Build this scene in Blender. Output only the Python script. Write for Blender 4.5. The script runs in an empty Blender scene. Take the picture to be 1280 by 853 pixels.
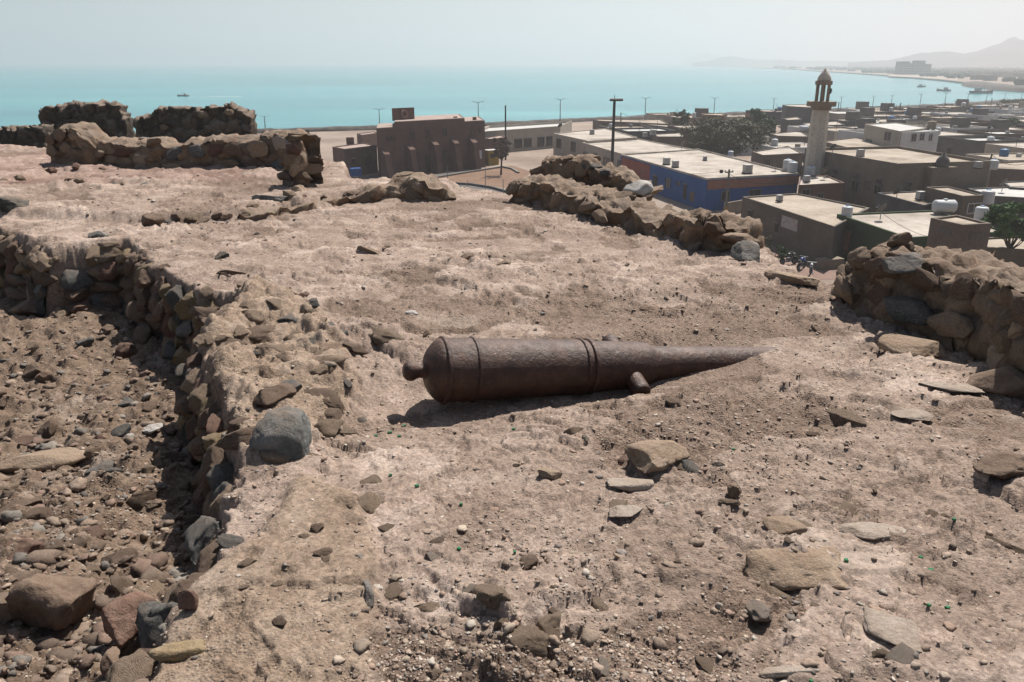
import bpy, math, random
import numpy as np
from mathutils import Vector, Matrix, Euler

# ------------------------------------------------------------------ camera, world, sun, exposure
S = bpy.context.scene
COL = S.collection
FPX = 1024.0                      # focal length in pixels of the 1280 px wide photograph
PITCH = math.radians(18.8)
CZ = 1.65                         # eye height above the terrace
cam = bpy.data.cameras.new("camera")
cam.sensor_width = 36.0
cam.lens = FPX / 1280.0 * 36.0
cam.clip_start = 0.05
cam.clip_end = 40000.0
cam_ob = bpy.data.objects.new("camera", cam)
COL.objects.link(cam_ob)
cam_ob.location = (0, 0, CZ)
cam_ob.rotation_euler = (math.pi / 2 - PITCH, 0, 0)
S.camera = cam_ob

SUN_DIR = Vector((0.34, 0.56, 1.0)).normalized()      # towards the sun
SUN_EL = math.asin(SUN_DIR.z)
SUN_AZ = math.atan2(SUN_DIR.x, SUN_DIR.y)
world = bpy.data.worlds.new("World")
S.world = world
world.use_nodes = True
wn = world.node_tree
for n in list(wn.nodes):
    wn.nodes.remove(n)
sky = wn.nodes.new("ShaderNodeTexSky")
sky.sky_type = 'NISHITA'
sky.sun_disc = False
sky.sun_elevation = SUN_EL
sky.sun_rotation = SUN_AZ
sky.altitude = 0
sky.air_density = 1.0
sky.dust_density = 1.0
sky.ozone_density = 1.0
bg = wn.nodes.new("ShaderNodeBackground")
bg.inputs[1].default_value = 0.05
wo = wn.nodes.new("ShaderNodeOutputWorld")
wn.links.new(sky.outputs[0], bg.inputs[0])
wn.links.new(bg.outputs[0], wo.inputs[0])

sl = bpy.data.lights.new("sun", 'SUN')
sl.energy = 5.0
sl.angle = math.radians(0.53)
sl.color = (1.0, 0.955, 0.89)
sun = bpy.data.objects.new("sun", sl)
COL.objects.link(sun)
sun.rotation_euler = (-SUN_DIR).to_track_quat('-Z', 'Y').to_euler()
sun.location = (0, 0, 60)

S.view_settings.view_transform = 'Standard'
S.view_settings.look = 'None'
S.view_settings.exposure = 0.84
S.view_settings.gamma = 1.0
S.view_settings.use_curve_mapping = False
S.render.engine = 'CYCLES'
S.cycles.use_denoising = True
S.cycles.max_bounces = 6
S.cycles.diffuse_bounces = 3
S.cycles.volume_bounces = 1
S.cycles.sample_clamp_indirect = 6.0

G = -14.35                        # level of the town's streets
SEA = -15.9
rng = random.Random(7)
R = math.radians

# ------------------------------------------------------------------ pixel <-> world helpers
SP, CP = math.sin(PITCH), math.cos(PITCH)
def ray(px, py):
    a = (px - 640) / FPX; b = (426.5 - py) / FPX
    return Vector((a, b * SP + CP, b * CP - SP))
def atz(px, py, z):
    d = ray(px, py); t = (z - CZ) / d.z
    return Vector((0, 0, CZ)) + d * t
def aty(px, py, y):
    d = ray(px, py)
    return Vector((0, 0, CZ)) + d * (y / d.y)
def on_plane(px, py, p, n):
    d = ray(px, py); o = Vector((0, 0, CZ))
    return o + d * ((p - o).dot(n) / d.dot(n))
def proj(p):
    z = p[2] - CZ
    yc = p[1] * SP + z * CP; zc = p[1] * CP - z * SP
    return 640 + FPX * p[0] / zc, 426.5 - FPX * yc / zc
def gp(pts, z=0.0):
    return [tuple(atz(x, y, z))[:2] for x, y in pts]

# ------------------------------------------------------------------ numpy noise
def _hash(ix, iy, iz, seed):
    h = (ix.astype(np.int64) * 374761393 + iy.astype(np.int64) * 668265263 + iz.astype(np.int64) * 2147483647 + seed * 1274126177) & 0xFFFFFFFF
    h = ((h ^ (h >> 13)) * 1274126177) & 0xFFFFFFFF
    h = ((h ^ (h >> 16)) * 2246822519) & 0xFFFFFFFF
    return ((h ^ (h >> 13)) & 0xFFFFFF) / float(0xFFFFFF)
def n2(x, y, seed=0):
    xi = np.floor(x); yi = np.floor(y)
    fx = x - xi; fy = y - yi
    fx = fx * fx * fx * (fx * (fx * 6 - 15) + 10); fy = fy * fy * fy * (fy * (fy * 6 - 15) + 10)
    z = np.zeros_like(xi)
    a = _hash(xi, yi, z, seed); b = _hash(xi + 1, yi, z, seed)
    c = _hash(xi, yi + 1, z, seed); d = _hash(xi + 1, yi + 1, z, seed)
    return (a + (b - a) * fx) * (1 - fy) + (c + (d - c) * fx) * fy
def fbm2(x, y, o=4, seed=0):
    s = 0; a = 0.5; t = 0
    for i in range(o):
        s = s + a * n2(x, y, seed + i * 17); t += a
        a *= 0.5; x = x * 2.03 + 11.3; y = y * 2.03 + 5.7
    return s / t
def n3(x, y, z, seed=0):
    xi = np.floor(x); yi = np.floor(y); zi = np.floor(z)
    fx = x - xi; fy = y - yi; fz = z - zi
    fx = fx * fx * (3 - 2 * fx); fy = fy * fy * (3 - 2 * fy); fz = fz * fz * (3 - 2 * fz)
    r = 0
    for dz in (0, 1):
        a = _hash(xi, yi, zi + dz, seed); b = _hash(xi + 1, yi, zi + dz, seed)
        c = _hash(xi, yi + 1, zi + dz, seed); d = _hash(xi + 1, yi + 1, zi + dz, seed)
        r = r + ((a + (b - a) * fx) * (1 - fy) + (c + (d - c) * fx) * fy) * (fz if dz else 1 - fz)
    return r
def fbm3(P, sc, o=3, seed=0):
    x, y, z = P[:, 0] * sc, P[:, 1] * sc, P[:, 2] * sc
    s = 0; a = 0.5; t = 0
    for i in range(o):
        s = s + a * n3(x, y, z, seed + 31 * i); t += a
        a *= 0.5; x = x * 2.03 + 3.1; y = y * 2.03 + 7.7; z = z * 2.03 + 1.9
    return s / t
def worley(x, y, seed=0):
    xi = np.floor(x); yi = np.floor(y)
    best = np.full(x.shape, 9.0); who = np.zeros_like(x); z = np.zeros_like(xi)
    for dx in (-1, 0, 1):
        for dy in (-1, 0, 1):
            cx = xi + dx; cy = yi + dy
            d = (cx + _hash(cx, cy, z, seed) - x) ** 2 + (cy + _hash(cx, cy, z, seed + 5) - y) ** 2
            h = _hash(cx, cy, z, seed + 9)
            m = d < best
            best = np.where(m, d, best); who = np.where(m, h, who)
    return np.sqrt(best), who
def worley3(P, sc, seed=0):
    """nearest and second nearest cell distance, and the cell's own number"""
    x, y, z = P[:, 0] * sc, P[:, 1] * sc, P[:, 2] * sc
    xi, yi, zi = np.floor(x), np.floor(y), np.floor(z)
    f1 = np.full(x.shape, 9.0); f2 = f1.copy(); who = np.zeros_like(x)
    for dx in (-1, 0, 1):
        for dy in (-1, 0, 1):
            for dz in (-1, 0, 1):
                cx, cy, cz = xi + dx, yi + dy, zi + dz
                d = np.sqrt((cx + _hash(cx, cy, cz, seed) - x) ** 2 + (cy + _hash(cx, cy, cz, seed + 5) - y) ** 2 + (cz + _hash(cx, cy, cz, seed + 7) - z) ** 2)
                m = d < f1
                f2 = np.where(m, f1, np.minimum(f2, d)); who = np.where(m, _hash(cx, cy, cz, seed + 9), who); f1 = np.where(m, d, f1)
    return f1, f2, who
def sstep(a, b, x):
    t = np.clip((x - a) / (b - a), 0, 1)
    return t * t * (3 - 2 * t)
def sdf(x, y, poly):
    """signed distance to a polygon, negative inside"""
    best = np.full(x.shape, 1e9); ins = np.zeros(x.shape, bool)
    n = len(poly)
    for i in range(n):
        ax, ay = poly[i]; bx, by = poly[(i + 1) % n]
        ex, ey = bx - ax, by - ay
        t = np.clip(((x - ax) * ex + (y - ay) * ey) / (ex * ex + ey * ey + 1e-12), 0, 1)
        d = (x - ax - t * ex) ** 2 + (y - ay - t * ey) ** 2
        best = np.minimum(best, d)
        if ay != by:
            c = ((ay > y) != (by > y)) & (x < (bx - ax) * (y - ay) / (by - ay) + ax)
            ins ^= c
    d = np.sqrt(best)
    return np.where(ins, -d, d)

# ------------------------------------------------------------------ materials
def nt(m):
    m.use_nodes = True
    t = m.node_tree
    for n in list(t.nodes):
        t.nodes.remove(n)
    o = t.nodes.new("ShaderNodeOutputMaterial")
    b = t.nodes.new("ShaderNodeBsdfPrincipled")
    t.links.new(b.outputs[0], o.inputs[0])
    return t, b
def N(t, kind, **kw):
    n = t.nodes.new(kind)
    for k, v in kw.items():
        if k.startswith("i_"):
            n.inputs[k[2:].replace("_", " ")].default_value = v
        else:
            setattr(n, k, v)
    return n
def ramp(t, fac, stops):
    r = t.nodes.new("ShaderNodeValToRGB")
    e = r.color_ramp.elements
    while len(e) < len(stops):
        e.new(0.5)
    for k, (p, c) in enumerate(stops):
        e[k].position = p
        e[k].color = (c[0], c[1], c[2], 1) if hasattr(c, '__len__') else (c, c, c, 1)
    t.links.new(fac, r.inputs[0])
    return r.outputs[0]
def mixc(t, fac, a, b, mode='MIX'):
    m = t.nodes.new("ShaderNodeMix"); m.data_type = 'RGBA'; m.blend_type = mode
    for v, i in ((fac, 0), (a, 6), (b, 7)):
        if hasattr(v, 'default_value'):
            t.links.new(v, m.inputs[i])
        elif i == 0:
            m.inputs[0].default_value = v
        else:
            m.inputs[i].default_value = (v[0], v[1], v[2], 1)
    return m.outputs[2]
def mth(t, op, a, b=None):
    m = t.nodes.new("ShaderNodeMath"); m.operation = op
    for v, i in ((a, 0), (b, 1)):
        if v is None: continue
        if hasattr(v, 'default_value'): t.links.new(v, m.inputs[i])
        else: m.inputs[i].default_value = v
    return m.outputs[0]
def noise(t, vec, sc, det=5, rough=0.6):
    n = N(t, "ShaderNodeTexNoise"); n.inputs['Scale'].default_value = sc
    n.inputs['Detail'].default_value = det; n.inputs['Roughness'].default_value = rough
    if vec is not None: t.links.new(vec, n.inputs['Vector'])
    return n.outputs['Fac']
def coords(t, kind):
    if kind == 'world':
        return N(t, "ShaderNodeNewGeometry").outputs['Position']
    tc = N(t, "ShaderNodeTexCoord").outputs['Object']
    oi = N(t, "ShaderNodeObjectInfo").outputs['Random']
    cb = N(t, "ShaderNodeCombineXYZ")
    k = mth(t, 'MULTIPLY', oi, 37.0)
    for i in range(3): t.links.new(k, cb.inputs[i])
    a = N(t, "ShaderNodeVectorMath"); a.operation = 'ADD'
    t.links.new(tc, a.inputs[0]); t.links.new(cb.outputs[0], a.inputs[1])
    return a.outputs[0]
MATS = {}
ALB = 0.60
def dim(cs): return [tuple(x * ALB for x in c) for c in cs]
def mat(name, cols, scale=2.0, rough=0.9, bump=0.3, bscale=25.0, rnd=0.0, metal=0.0, spec=0.25, space='world', dist=0.02, grain=0.35):
    """weathered surface: blotches between the given colours, finer grain, fine relief"""
    if name in MATS: return MATS[name]
    m = bpy.data.materials.new(name); MATS[name] = m
    t, b = nt(m)
    cols = dim(cols)
    v = coords(t, space)
    f = noise(t, v, scale, 6, 0.62)
    k = len(cols)
    c = ramp(t, f, [(0.32 + 0.36 * i / max(1, k - 1), cols[i]) for i in range(k)])
    if grain > 0:
        g = noise(t, v, scale * 9, 4, 0.7)
        c = mixc(t, grain, c, ramp(t, g, [(0.3, 0.45), (0.55, 1.0), (0.75, 1.25)]), 'MULTIPLY')
    if rnd > 0:
        oi = N(t, "ShaderNodeObjectInfo").outputs['Random']
        c = mixc(t, 1.0, c, ramp(t, oi, [(0, 1 - rnd), (1, 1 + rnd)]), 'MULTIPLY')
    t.links.new(c, b.inputs['Base Color'])
    b.inputs['Roughness'].default_value = rough
    b.inputs['Metallic'].default_value = metal
    b.inputs['Specular IOR Level'].default_value = spec
    if space == "object" and grain >= .5:      # dust settled on the upper side
        sx = N(t, "ShaderNodeSeparateXYZ"); t.links.new(N(t, "ShaderNodeNewGeometry").outputs["Normal"], sx.inputs[0])
        du = mth(t, "MULTIPLY", ramp(t, sx.outputs[2], [(.15, 0.0), (.9, 1.0)]), ramp(t, noise(t, coords(t, "world"), 12, 5, .7), [(.35, .25), (.65, .95)]))
        c = mixc(t, mth(t, "MULTIPLY", du, .62), c, (.215, .155, .115)); t.links.new(c, b.inputs["Base Color"])
    if bump > 0:
        bp = N(t, "ShaderNodeBump"); bp.inputs['Strength'].default_value = bump; bp.inputs['Distance'].default_value = dist
        t.links.new(noise(t, v, bscale, 8, 0.68), bp.inputs['Height'])
        t.links.new(bp.outputs[0], b.inputs['Normal'])
    return m

def stone_mat(name, cols, rnd=0.25, scale=9.0):
    return mat(name, cols, scale=scale, rough=0.92, bump=0.9, bscale=28, rnd=rnd, space='object', dist=0.02, grain=0.5)
M_TAN = stone_mat("tan_conglomerate", [(.30, .205, .135), (.42, .305, .21), (.50, .39, .285)])
M_BROWN = stone_mat("brown_stone", [(0.14, 0.09, 0.062), (0.24, 0.16, 0.112), (0.33, 0.235, 0.165)])
M_RED = stone_mat("red_stone", [(0.17, 0.085, 0.06), (0.27, 0.15, 0.11), (0.35, 0.22, 0.165)])
M_GREY = stone_mat("grey_stone", [(0.11, 0.115, 0.11), (0.20, 0.205, 0.195), (0.32, 0.32, 0.30)])
M_DARK = stone_mat("dark_greenish_stone", [(0.045, 0.05, 0.045), (0.09, 0.095, 0.085), (0.15, 0.15, 0.13)])
M_PALE = stone_mat("pale_plaster_slab", [(0.44, 0.35, 0.28), (0.54, 0.45, 0.37), (0.60, 0.52, 0.44)], rnd=0.12)
M_WHITE = stone_mat("white_gypsum", [(0.50, 0.48, 0.45), (0.66, 0.64, 0.61), (0.75, 0.73, 0.70)], rnd=0.08)
M_OCHRE = stone_mat("ochre_stone", [(0.27, 0.19, 0.09), (0.38, 0.28, 0.15), (0.46, 0.36, 0.22)])
M_MORTAR = mat("lime_mortar", [(0.24, 0.165, 0.115), (0.36, 0.265, 0.19), (0.46, 0.36, 0.27)], scale=5, bump=1.0, bscale=22, dist=0.035, grain=0.55)
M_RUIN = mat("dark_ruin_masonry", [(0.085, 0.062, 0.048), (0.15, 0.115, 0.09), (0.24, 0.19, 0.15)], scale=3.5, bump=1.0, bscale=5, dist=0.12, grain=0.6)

# ------------------------------------------------------------------ object helpers
ORG = {}
def mesh(name, V, F, m, parent=None, smooth=False, at=None, mats=None, mi=None):
    """one mesh object from world coordinates; a child is stored relative to its root's Empty"""
    V = np.asarray(V, dtype=np.float64).reshape(-1, 3)
    if parent is not None:
        o = np.array(ORG.get(parent.name, (0, 0, 0)))
    else:
        o = np.array(at if at is not None else (0, 0, 0), dtype=float)
    V = V - o
    me = bpy.data.meshes.new(name)
    if isinstance(F, np.ndarray):
        k = F.shape[1]; nf = F.shape[0]
        me.vertices.add(len(V)); me.vertices.foreach_set("co", V.astype(np.float32).ravel())
        me.loops.add(nf * k); me.loops.foreach_set("vertex_index", F.astype(np.int32).ravel())
        me.polygons.add(nf); me.polygons.foreach_set("loop_start", np.arange(0, nf * k, k, dtype=np.int32))
        me.polygons.foreach_set("loop_total", np.full(nf, k, dtype=np.int32))
        me.update(calc_edges=True)
    else:
        me.from_pydata([tuple(v) for v in V], [], F)
        me.update()
    if smooth:
        me.polygons.foreach_set("use_smooth", np.ones(len(me.polygons), dtype=bool))
    for x in (mats or [m]):
        me.materials.append(x)
    if mi is not None:
        me.polygons.foreach_set("material_index", np.asarray(mi, dtype=np.int32))
    ob = bpy.data.objects.new(name, me)
    COL.objects.link(ob)
    if parent is not None:
        ob.parent = parent
    else:
        ob.location = o
    ORG[ob.name] = tuple(o)
    return ob
def tag(o, label=None, cat=None, group=None, kind=None):
    if label: o["label"] = label
    if cat: o["category"] = cat
    if group: o["group"] = group
    if kind: o["kind"] = kind
    return o
def empty(name, loc, label=None, cat=None, group=None):
    o = bpy.data.objects.new(name, None); COL.objects.link(o)
    o.location = loc; o.empty_display_size = 0.2
    ORG[o.name] = tuple(loc)
    return tag(o, label, cat, group)
def copy_tree(o, parent=None):
    c = o.copy(); COL.objects.link(c); c.parent = parent
    for ch in o.children: copy_tree(ch, c)
    return c

class MB:
    def __init__(s): s.v = []; s.f = []
    def add(s, V, F):
        k = len(s.v); s.v += [tuple(p) for p in V]; s.f += [tuple(i + k for i in f) for f in F]
        return s
    def prism(s, poly, z0, z1):
        n = len(poly)
        a = sum(poly[i][0] * poly[(i + 1) % n][1] - poly[(i + 1) % n][0] * poly[i][1] for i in range(n))
        if a < 0: poly = poly[::-1]
        V = [(p[0], p[1], z0) for p in poly] + [(p[0], p[1], z1) for p in poly]
        F = [tuple(range(n - 1, -1, -1)), tuple(range(n, 2 * n))] + [(i, (i + 1) % n, n + (i + 1) % n, n + i) for i in range(n)]
        return s.add(V, F)
    def obox(s, o, ux, uy, uz):
        """box from a corner and three edge vectors"""
        o, ux, uy, uz = Vector(o), Vector(ux), Vector(uy), Vector(uz)
        V = [o, o + ux, o + ux + uy, o + uy, o + uz, o + ux + uz, o + ux + uy + uz, o + uy + uz]
        F = [(0, 3, 2, 1), (4, 5, 6, 7), (0, 1, 5, 4), (1, 2, 6, 5), (2, 3, 7, 6), (3, 0, 4, 7)]
        if ux.cross(uy).dot(uz) < 0: F = [f[::-1] for f in F]
        return s.add(V, F)
    def box(s, c, d, rz=0.0):
        ca, sa = math.cos(rz), math.sin(rz)
        ux = Vector((ca, sa, 0)) * d[0]; uy = Vector((-sa, ca, 0)) * d[1]; uz = Vector((0, 0, d[2]))
        return s.obox(Vector(c) - ux / 2 - uy / 2 - uz / 2, ux, uy, uz)
    def tube(s, p0, p1, r0, r1=None, n=8):
        r1 = r0 if r1 is None else r1
        p0, p1 = Vector(p0), Vector(p1); d = (p1 - p0).normalized()
        a = d.orthogonal().normalized(); b = d.cross(a)
        V = []
        for p, r in ((p0, r0), (p1, r1)):
            V += [p + (a * math.cos(2 * math.pi * i / n) + b * math.sin(2 * math.pi * i / n)) * r for i in range(n)]
        F = [(i, (i + 1) % n, n + (i + 1) % n, n + i) for i in range(n)] + [tuple(range(n - 1, -1, -1)), tuple(range(n, 2 * n))]
        return s.add(V, F)
    def lathe(s, c, prof, n=12, mtx=None):
        c = Vector(c); V = []
        for r, z in prof:
            for i in range(n):
                p = Vector((r * math.cos(2 * math.pi * i / n), r * math.sin(2 * math.pi * i / n), z))
                V.append(c + (mtx @ p if mtx else p))
        F = []
        for k in range(len(prof) - 1):
            for i in range(n):
                j = (i + 1) % n
                F.append((k * n + i, k * n + j, (k + 1) * n + j, (k + 1) * n + i))
        F.append(tuple(range(n - 1, -1, -1))); F.append(tuple(range((len(prof) - 1) * n, len(prof) * n)))
        return s.add(V, F)
    def build(s, name, m, parent=None, smooth=False, at=None):
        return mesh(name, s.v, s.f, m, parent, smooth, at)

# rocks: an icosphere squared off, cut by random planes and roughened
def ico(sub):
    import bmesh
    bm = bmesh.new(); bmesh.ops.create_icosphere(bm, subdivisions=sub, radius=1.0)
    V = np.array([v.co[:] for v in bm.verts]); F = np.array([[v.index for v in f.verts] for f in bm.faces])
    bm.free()
    return V, F
ICO = {k: ico(k) for k in (1, 2, 3, 4, 5)}
def rock_verts(seed, sub=3, cuts=9, boxy=0.5, rough=0.12, nsc=1.6):
    r = np.random.RandomState(seed)
    V, F = ICO[sub]; V = V.copy()
    q = np.sign(V) * np.abs(V) ** (1 - 0.45 * boxy); V = q
    for i in range(cuts):
        n = r.normal(size=3); n /= np.linalg.norm(n)
        d = r.uniform(0.48, 0.88)
        k = V @ n - d
        V = V - np.outer(np.maximum(k, 0), n)
    f = fbm3(V + seed * 3.7, nsc, 4, seed) - 0.5
    f2 = fbm3(V + seed * 1.7, nsc * 4, 3, seed + 3) - 0.5
    nn = V / (np.linalg.norm(V, axis=1, keepdims=True) + 1e-9)
    f3 = np.abs(fbm3(V + seed * .7, nsc * 3, 3, seed + 8) - .5)
    V = V + nn * (f * rough * 1.3 + f2 * rough * .9 - f3 * rough * 1.3)[:, None]
    V = V / np.abs(V).max(axis=0)
    return V, F
ROCK_ME = {}
def rock_mesh(i):
    """fourteen shared stone shapes; the material sits on the object"""
    if i not in ROCK_ME:
        V, F = rock_verts(100 + i, 4, 22, 0.7 if i < 8 else 0.3, 0.13 if i < 8 else 0.17)
        me = bpy.data.meshes.new("stone_shape")
        me.vertices.add(len(V)); me.vertices.foreach_set("co", V.astype(np.float32).ravel())
        nf = len(F); me.loops.add(nf * 3); me.loops.foreach_set("vertex_index", F.astype(np.int32).ravel())
        me.polygons.add(nf); me.polygons.foreach_set("loop_start", np.arange(0, nf * 3, 3, dtype=np.int32))
        me.polygons.foreach_set("loop_total", np.full(nf, 3, dtype=np.int32))
        me.update(calc_edges=True)
        me.polygons.foreach_set("use_smooth", np.ones(nf, dtype=bool))
        me.materials.append(M_TAN)
        ROCK_ME[i] = me
    return ROCK_ME[i]
def rock(name, i, m, loc, size, rot=(0, 0, 0), parent=None):
    """a shared rock shape; size = half extents"""
    o = bpy.data.objects.new(name, rock_mesh(i)); COL.objects.link(o)
    o.material_slots[0].link = 'OBJECT'; o.material_slots[0].material = m
    if parent is not None:
        o.parent = parent
        b = ORG.get(parent.name, (0, 0, 0)); loc = (loc[0] - b[0], loc[1] - b[1], loc[2] - b[2])
    o.location = loc; o.scale = size; o.rotation_euler = rot
    return o

# ------------------------------------------------------------------ the terrace (bastion roof): one detailed sheet
PIT = gp([(0, 288), (60, 316), (110, 308), (150, 305), (190, 330), (240, 372), (295, 380), (262, 430), (264, 500), (277, 560), (287, 615), (285, 700), (240, 742), (182, 830), (165, 853)]) + [(-1.05, 0.4), (-9, 0.4), (-9, 9.6)]
STUB = gp([(300, 372), (385, 385), (428, 450), (440, 545), (330, 600), (285, 590), (266, 500), (264, 432)])
PLAT = gp([(190, 282), (300, 277), (430, 252), (552, 245)]) + [(-0.6, 12.5), (-1.5, 18), (-16, 18), (-16, 9.6), (-5.4, 9.0)]
SLAB = gp([(250, 742), (330, 690), (380, 615), (455, 640), (470, 730), (474, 853)]) + [(-0.35, 0.4), (-1.05, 0.4)] + gp([(165, 853), (182, 830)])
EDGE = [(-17, -1.5), (-17, 17.5), (-6.0, 15.2), (-2.75, 13.6), (-2.35, 11.6), (-0.85, 11.3), (0.0, 10.8), (0.9, 10.6), (1.9, 9.1), (2.4, 8.0), (2.3, 7.3), (2.25, 6.9), (2.32, 6.3), (2.6, 6.05), (3.4, 5.75), (4.0, 4.6), (4.3, 2.0), (4.4, -1.5)]
SCARPS = [([(618, 792), (640, 778), (690, 768), (722, 752), (778, 728)], .06, .36), ([(950, 726), (985, 737), (1045, 722)], .03, .22),
          ([(1000, 506), (1038, 522), (1072, 524)], .04, .2), ([(776, 572), (800, 588), (832, 592), (858, 575)], .03, .34),
          ([(1190, 692), (1262, 696)], .035, .2), ([(480, 432), (512, 424), (545, 412)], .07, .3), ([(425, 448), (462, 436), (500, 448)], .07, .35),
          ([(638, 853), (648, 815), (672, 795)], .05, .25), ([(600, 345), (628, 340)], .04, .2), ([(566, 335), (612, 324), (640, 318)], .035, .3),
          ([(458, 322), (482, 314), (500, 312)], .05, .2), ([(430, 296), (470, 298)], .05, .25), ([(800, 742), (850, 748)], .02, .2),
          ([(690, 560), (720, 552)], .02, .15), ([(270, 350), (330, 345)], .05, .2),
          ([(60, 250), (130, 240), (200, 246)], .06, .4), ([(0, 243), (70, 225), (160, 222)], .05, .5), ([(230, 262), (290, 258)], .07, .3),
          ([(340, 262), (400, 262), (430, 256)], .06, .3), ([(520, 770), (560, 755)], .03, .2), ([(1080, 520), (1120, 530)], .02, .15),
          ([(830, 500), (870, 510)], .03, .15), ([(870, 440), (900, 430)], .03, .15), ([(440, 392), (490, 398)], .03, .15), ([(120, 300), (160, 296)], .05, .2),
          ([(735, 635), (775, 645)], .02, .1), ([(955, 645), (985, 665)], .015, .15)]
SCARPS = [(gp(p), a, b) for p, a, b in SCARPS]

CAN = [tuple(atz(550, 463, .095))[:2], tuple(atz(985, 452, -.118))[:2]]
def terrace_height(x, y):
    x = np.asarray(x, float); y = np.asarray(y, float)
    wx = (fbm2(x * 2.2, y * 2.2, 4, 3) - .5); wy = (fbm2(x * 2.2, y * 2.2, 4, 8) - .5)
    fine = fbm2(x * 14, y * 14, 4, 61) - .5
    jx = x + .22 * wx + .05 * fine; jy = y + .22 * wy + .05 * (fbm2(x * 13, y * 13, 3, 67) - .5)
    h = .06 * (fbm2(x * .55, y * .55, 4, 21) - .5) + .034 * (fbm2(x * 2.6, y * 2.6, 5, 22) - .5)
    # worn plaster crust: low plateaus with broken edges over gravelly soil
    f = fbm2(jx * 1.1, jy * 1.1, 5, 31)
    crust = sstep(.485, .505, f)
    f2 = fbm2(jx * 1.7 + 9, jy * 1.7, 5, 37)
    crust2 = sstep(.545, .56, f2)
    h = h + .016 * crust + .02 * crust2
    crust = np.clip(crust * .6 + crust2 * .6, 0, 1)
    # features set out from the photograph
    dp = sdf(jx, jy, PIT)
    ds = sdf(jx, jy, STUB)
    stub = sstep(.10, -.10, ds)
    h = h + stub * (.10 + .15 * (fbm2(x * 5, y * 5, 4, 41) - .45))
    dl = sdf(jx, jy, PLAT)
    plat = sstep(.10, -.10, dl + .10 * fine)
    h = h + plat * (.085 + .03 * fbm2(x * 1.5, y * 1.5, 3, 12))
    db = sdf(x + .05 * wx, y + .05 * wy, SLAB)
    slab = sstep(.035, -.04, db + .04 * fine)
    h = h + slab * (.05 + .03 * (fbm2(x * 4, y * 4, 4, 44) - .5))
    h = h - .10 * np.exp(-(((x + .55) / .55) ** 2 + ((y - 3.95) / .45) ** 2))
    h = h - .03 * np.exp(-(((x - .25) / .7) ** 2 + ((y - 3.95) / .4) ** 2))
    for poly, amp, back in SCARPS:
        ax = np.array(poly); lo = ax.min(0) - 1.2; hi = ax.max(0) + 1.2
        m = (x > lo[0]) & (x < hi[0]) & (y > lo[1]) & (y < hi[1])
        if not m.any(): continue
        X = x[m] + .28 * wx[m] + .03 * fine[m]; Y = y[m] + .34 * wy[m] + .05 * fine[m]
        best = np.full(X.shape, 9.0); sgn = np.ones_like(X); tt = np.zeros_like(X)
        n = len(poly) - 1
        for i in range(n):
            (x0, y0), (x1, y1) = poly[i], poly[i + 1]
            ex, ey = x1 - x0, y1 - y0
            L = ex * ex + ey * ey
            t = np.clip(((X - x0) * ex + (Y - y0) * ey) / L, 0, 1)
            d = np.hypot(X - x0 - t * ex, Y - y0 - t * ey)
            c = ex * (Y - y0) - ey * (X - x0)
            k = d < best
            best = np.where(k, d, best); sgn = np.where(k, np.sign(c), sgn); tt = np.where(k, (i + t) / n, tt)
        sd = best * sgn
        prof = np.where(sd > 0, np.exp(-(sd / back) ** 1.5), 0) * sstep(-.03, .045, sd + .02 * (fbm2(X * 22, Y * 22, 3, 19) - .5))
        hollow = -.35 * np.exp(-((sd + .05) / .07) ** 2)
        h[m] += amp * .75 * (.55 + .9 * fbm2(x[m] * 5, y[m] * 5, 4, 77)) * (prof + hollow) * sstep(0, .12, tt) * sstep(1, .88, tt)
    # soil: stones half buried in it
    w, who = worley(x * 21 + 2 * wx, y * 21, 3)
    w2, who2 = worley(x * 9 + 2 * wy, y * 9, 4)
    soil = 1 - .8 * crust
    dome = np.clip(1 - (w / (.25 + .35 * who)) ** 2, 0, 1) * (who > .35)
    dome2 = np.clip(1 - (w2 / (.2 + .35 * who2)) ** 2, 0, 1) * (who2 > .62)
    h = h + soil * (.008 * dome + .011 * dome2) + .009 * (fbm2(x * 11, y * 11, 5, 51) - .5) + .004 * fine
    # broken crust: tilted plates with sharp edges, in patches
    for sc_, amp, sd_ in ((4.3, .026, 201), (9.0, .020, 207), (19.0, .012, 213)):
        ww, wid = worley(x * sc_ + 1.6 * wx * sc_ * .25 + .5 * fine, y * sc_ * 1.25 + 1.6 * wy * sc_ * .25, sd_)
        msk = sstep(.47, .56, fbm2(x * .8 + sd_, y * .8, 4, sd_ + 1))
        h = h + amp * msk * (sstep(.35, .9, wid) - .25 * ww) * (1 - .92 * slab)
    # small pits in the plaster
    w3, who3 = worley(x * 6, y * 6, 14)
    h = h - .022 * crust * np.clip(1 - (w3 / .3) ** 2, 0, 1) * (who3 > .55) * sstep(.4, .6, fbm2(x * 9, y * 9, 3, 5))
    h = h - stub * .04 * sstep(.55, .7, fbm2(x * 7, y * 7, 4, 71))
    # the pit: steep sides, rubble floor rising towards the camera
    wpl, who5 = worley(x * 7 + 1.2 * wx, y * 8 + 1.2 * wy, 41)
    wpl = np.clip(.75 - wpl, 0, 1) * who5
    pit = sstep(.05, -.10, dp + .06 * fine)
    deep = np.interp(y, [1.2, 2.0, 2.8, 3.6, 5, 9], [-.12, -.20, -.40, -.54, -.62, -.62])
    deep = deep + .12 * sstep(-1.2, -2.6, x) * sstep(4.5, 2.5, y)
    rb = .05 * wpl * (who5 > .4) + .17 * (fbm2(x * 2.0, y * 2.0, 6, 91) - .5) + .022 * dome2 + .012 * dome + .10 * np.abs(fbm2(x * 6, y * 6, 4, 95) - .5)
    w4, who4 = worley(x * 5.5 + 2 * wx, y * 5.5 + 2 * wy, 24)
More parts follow.
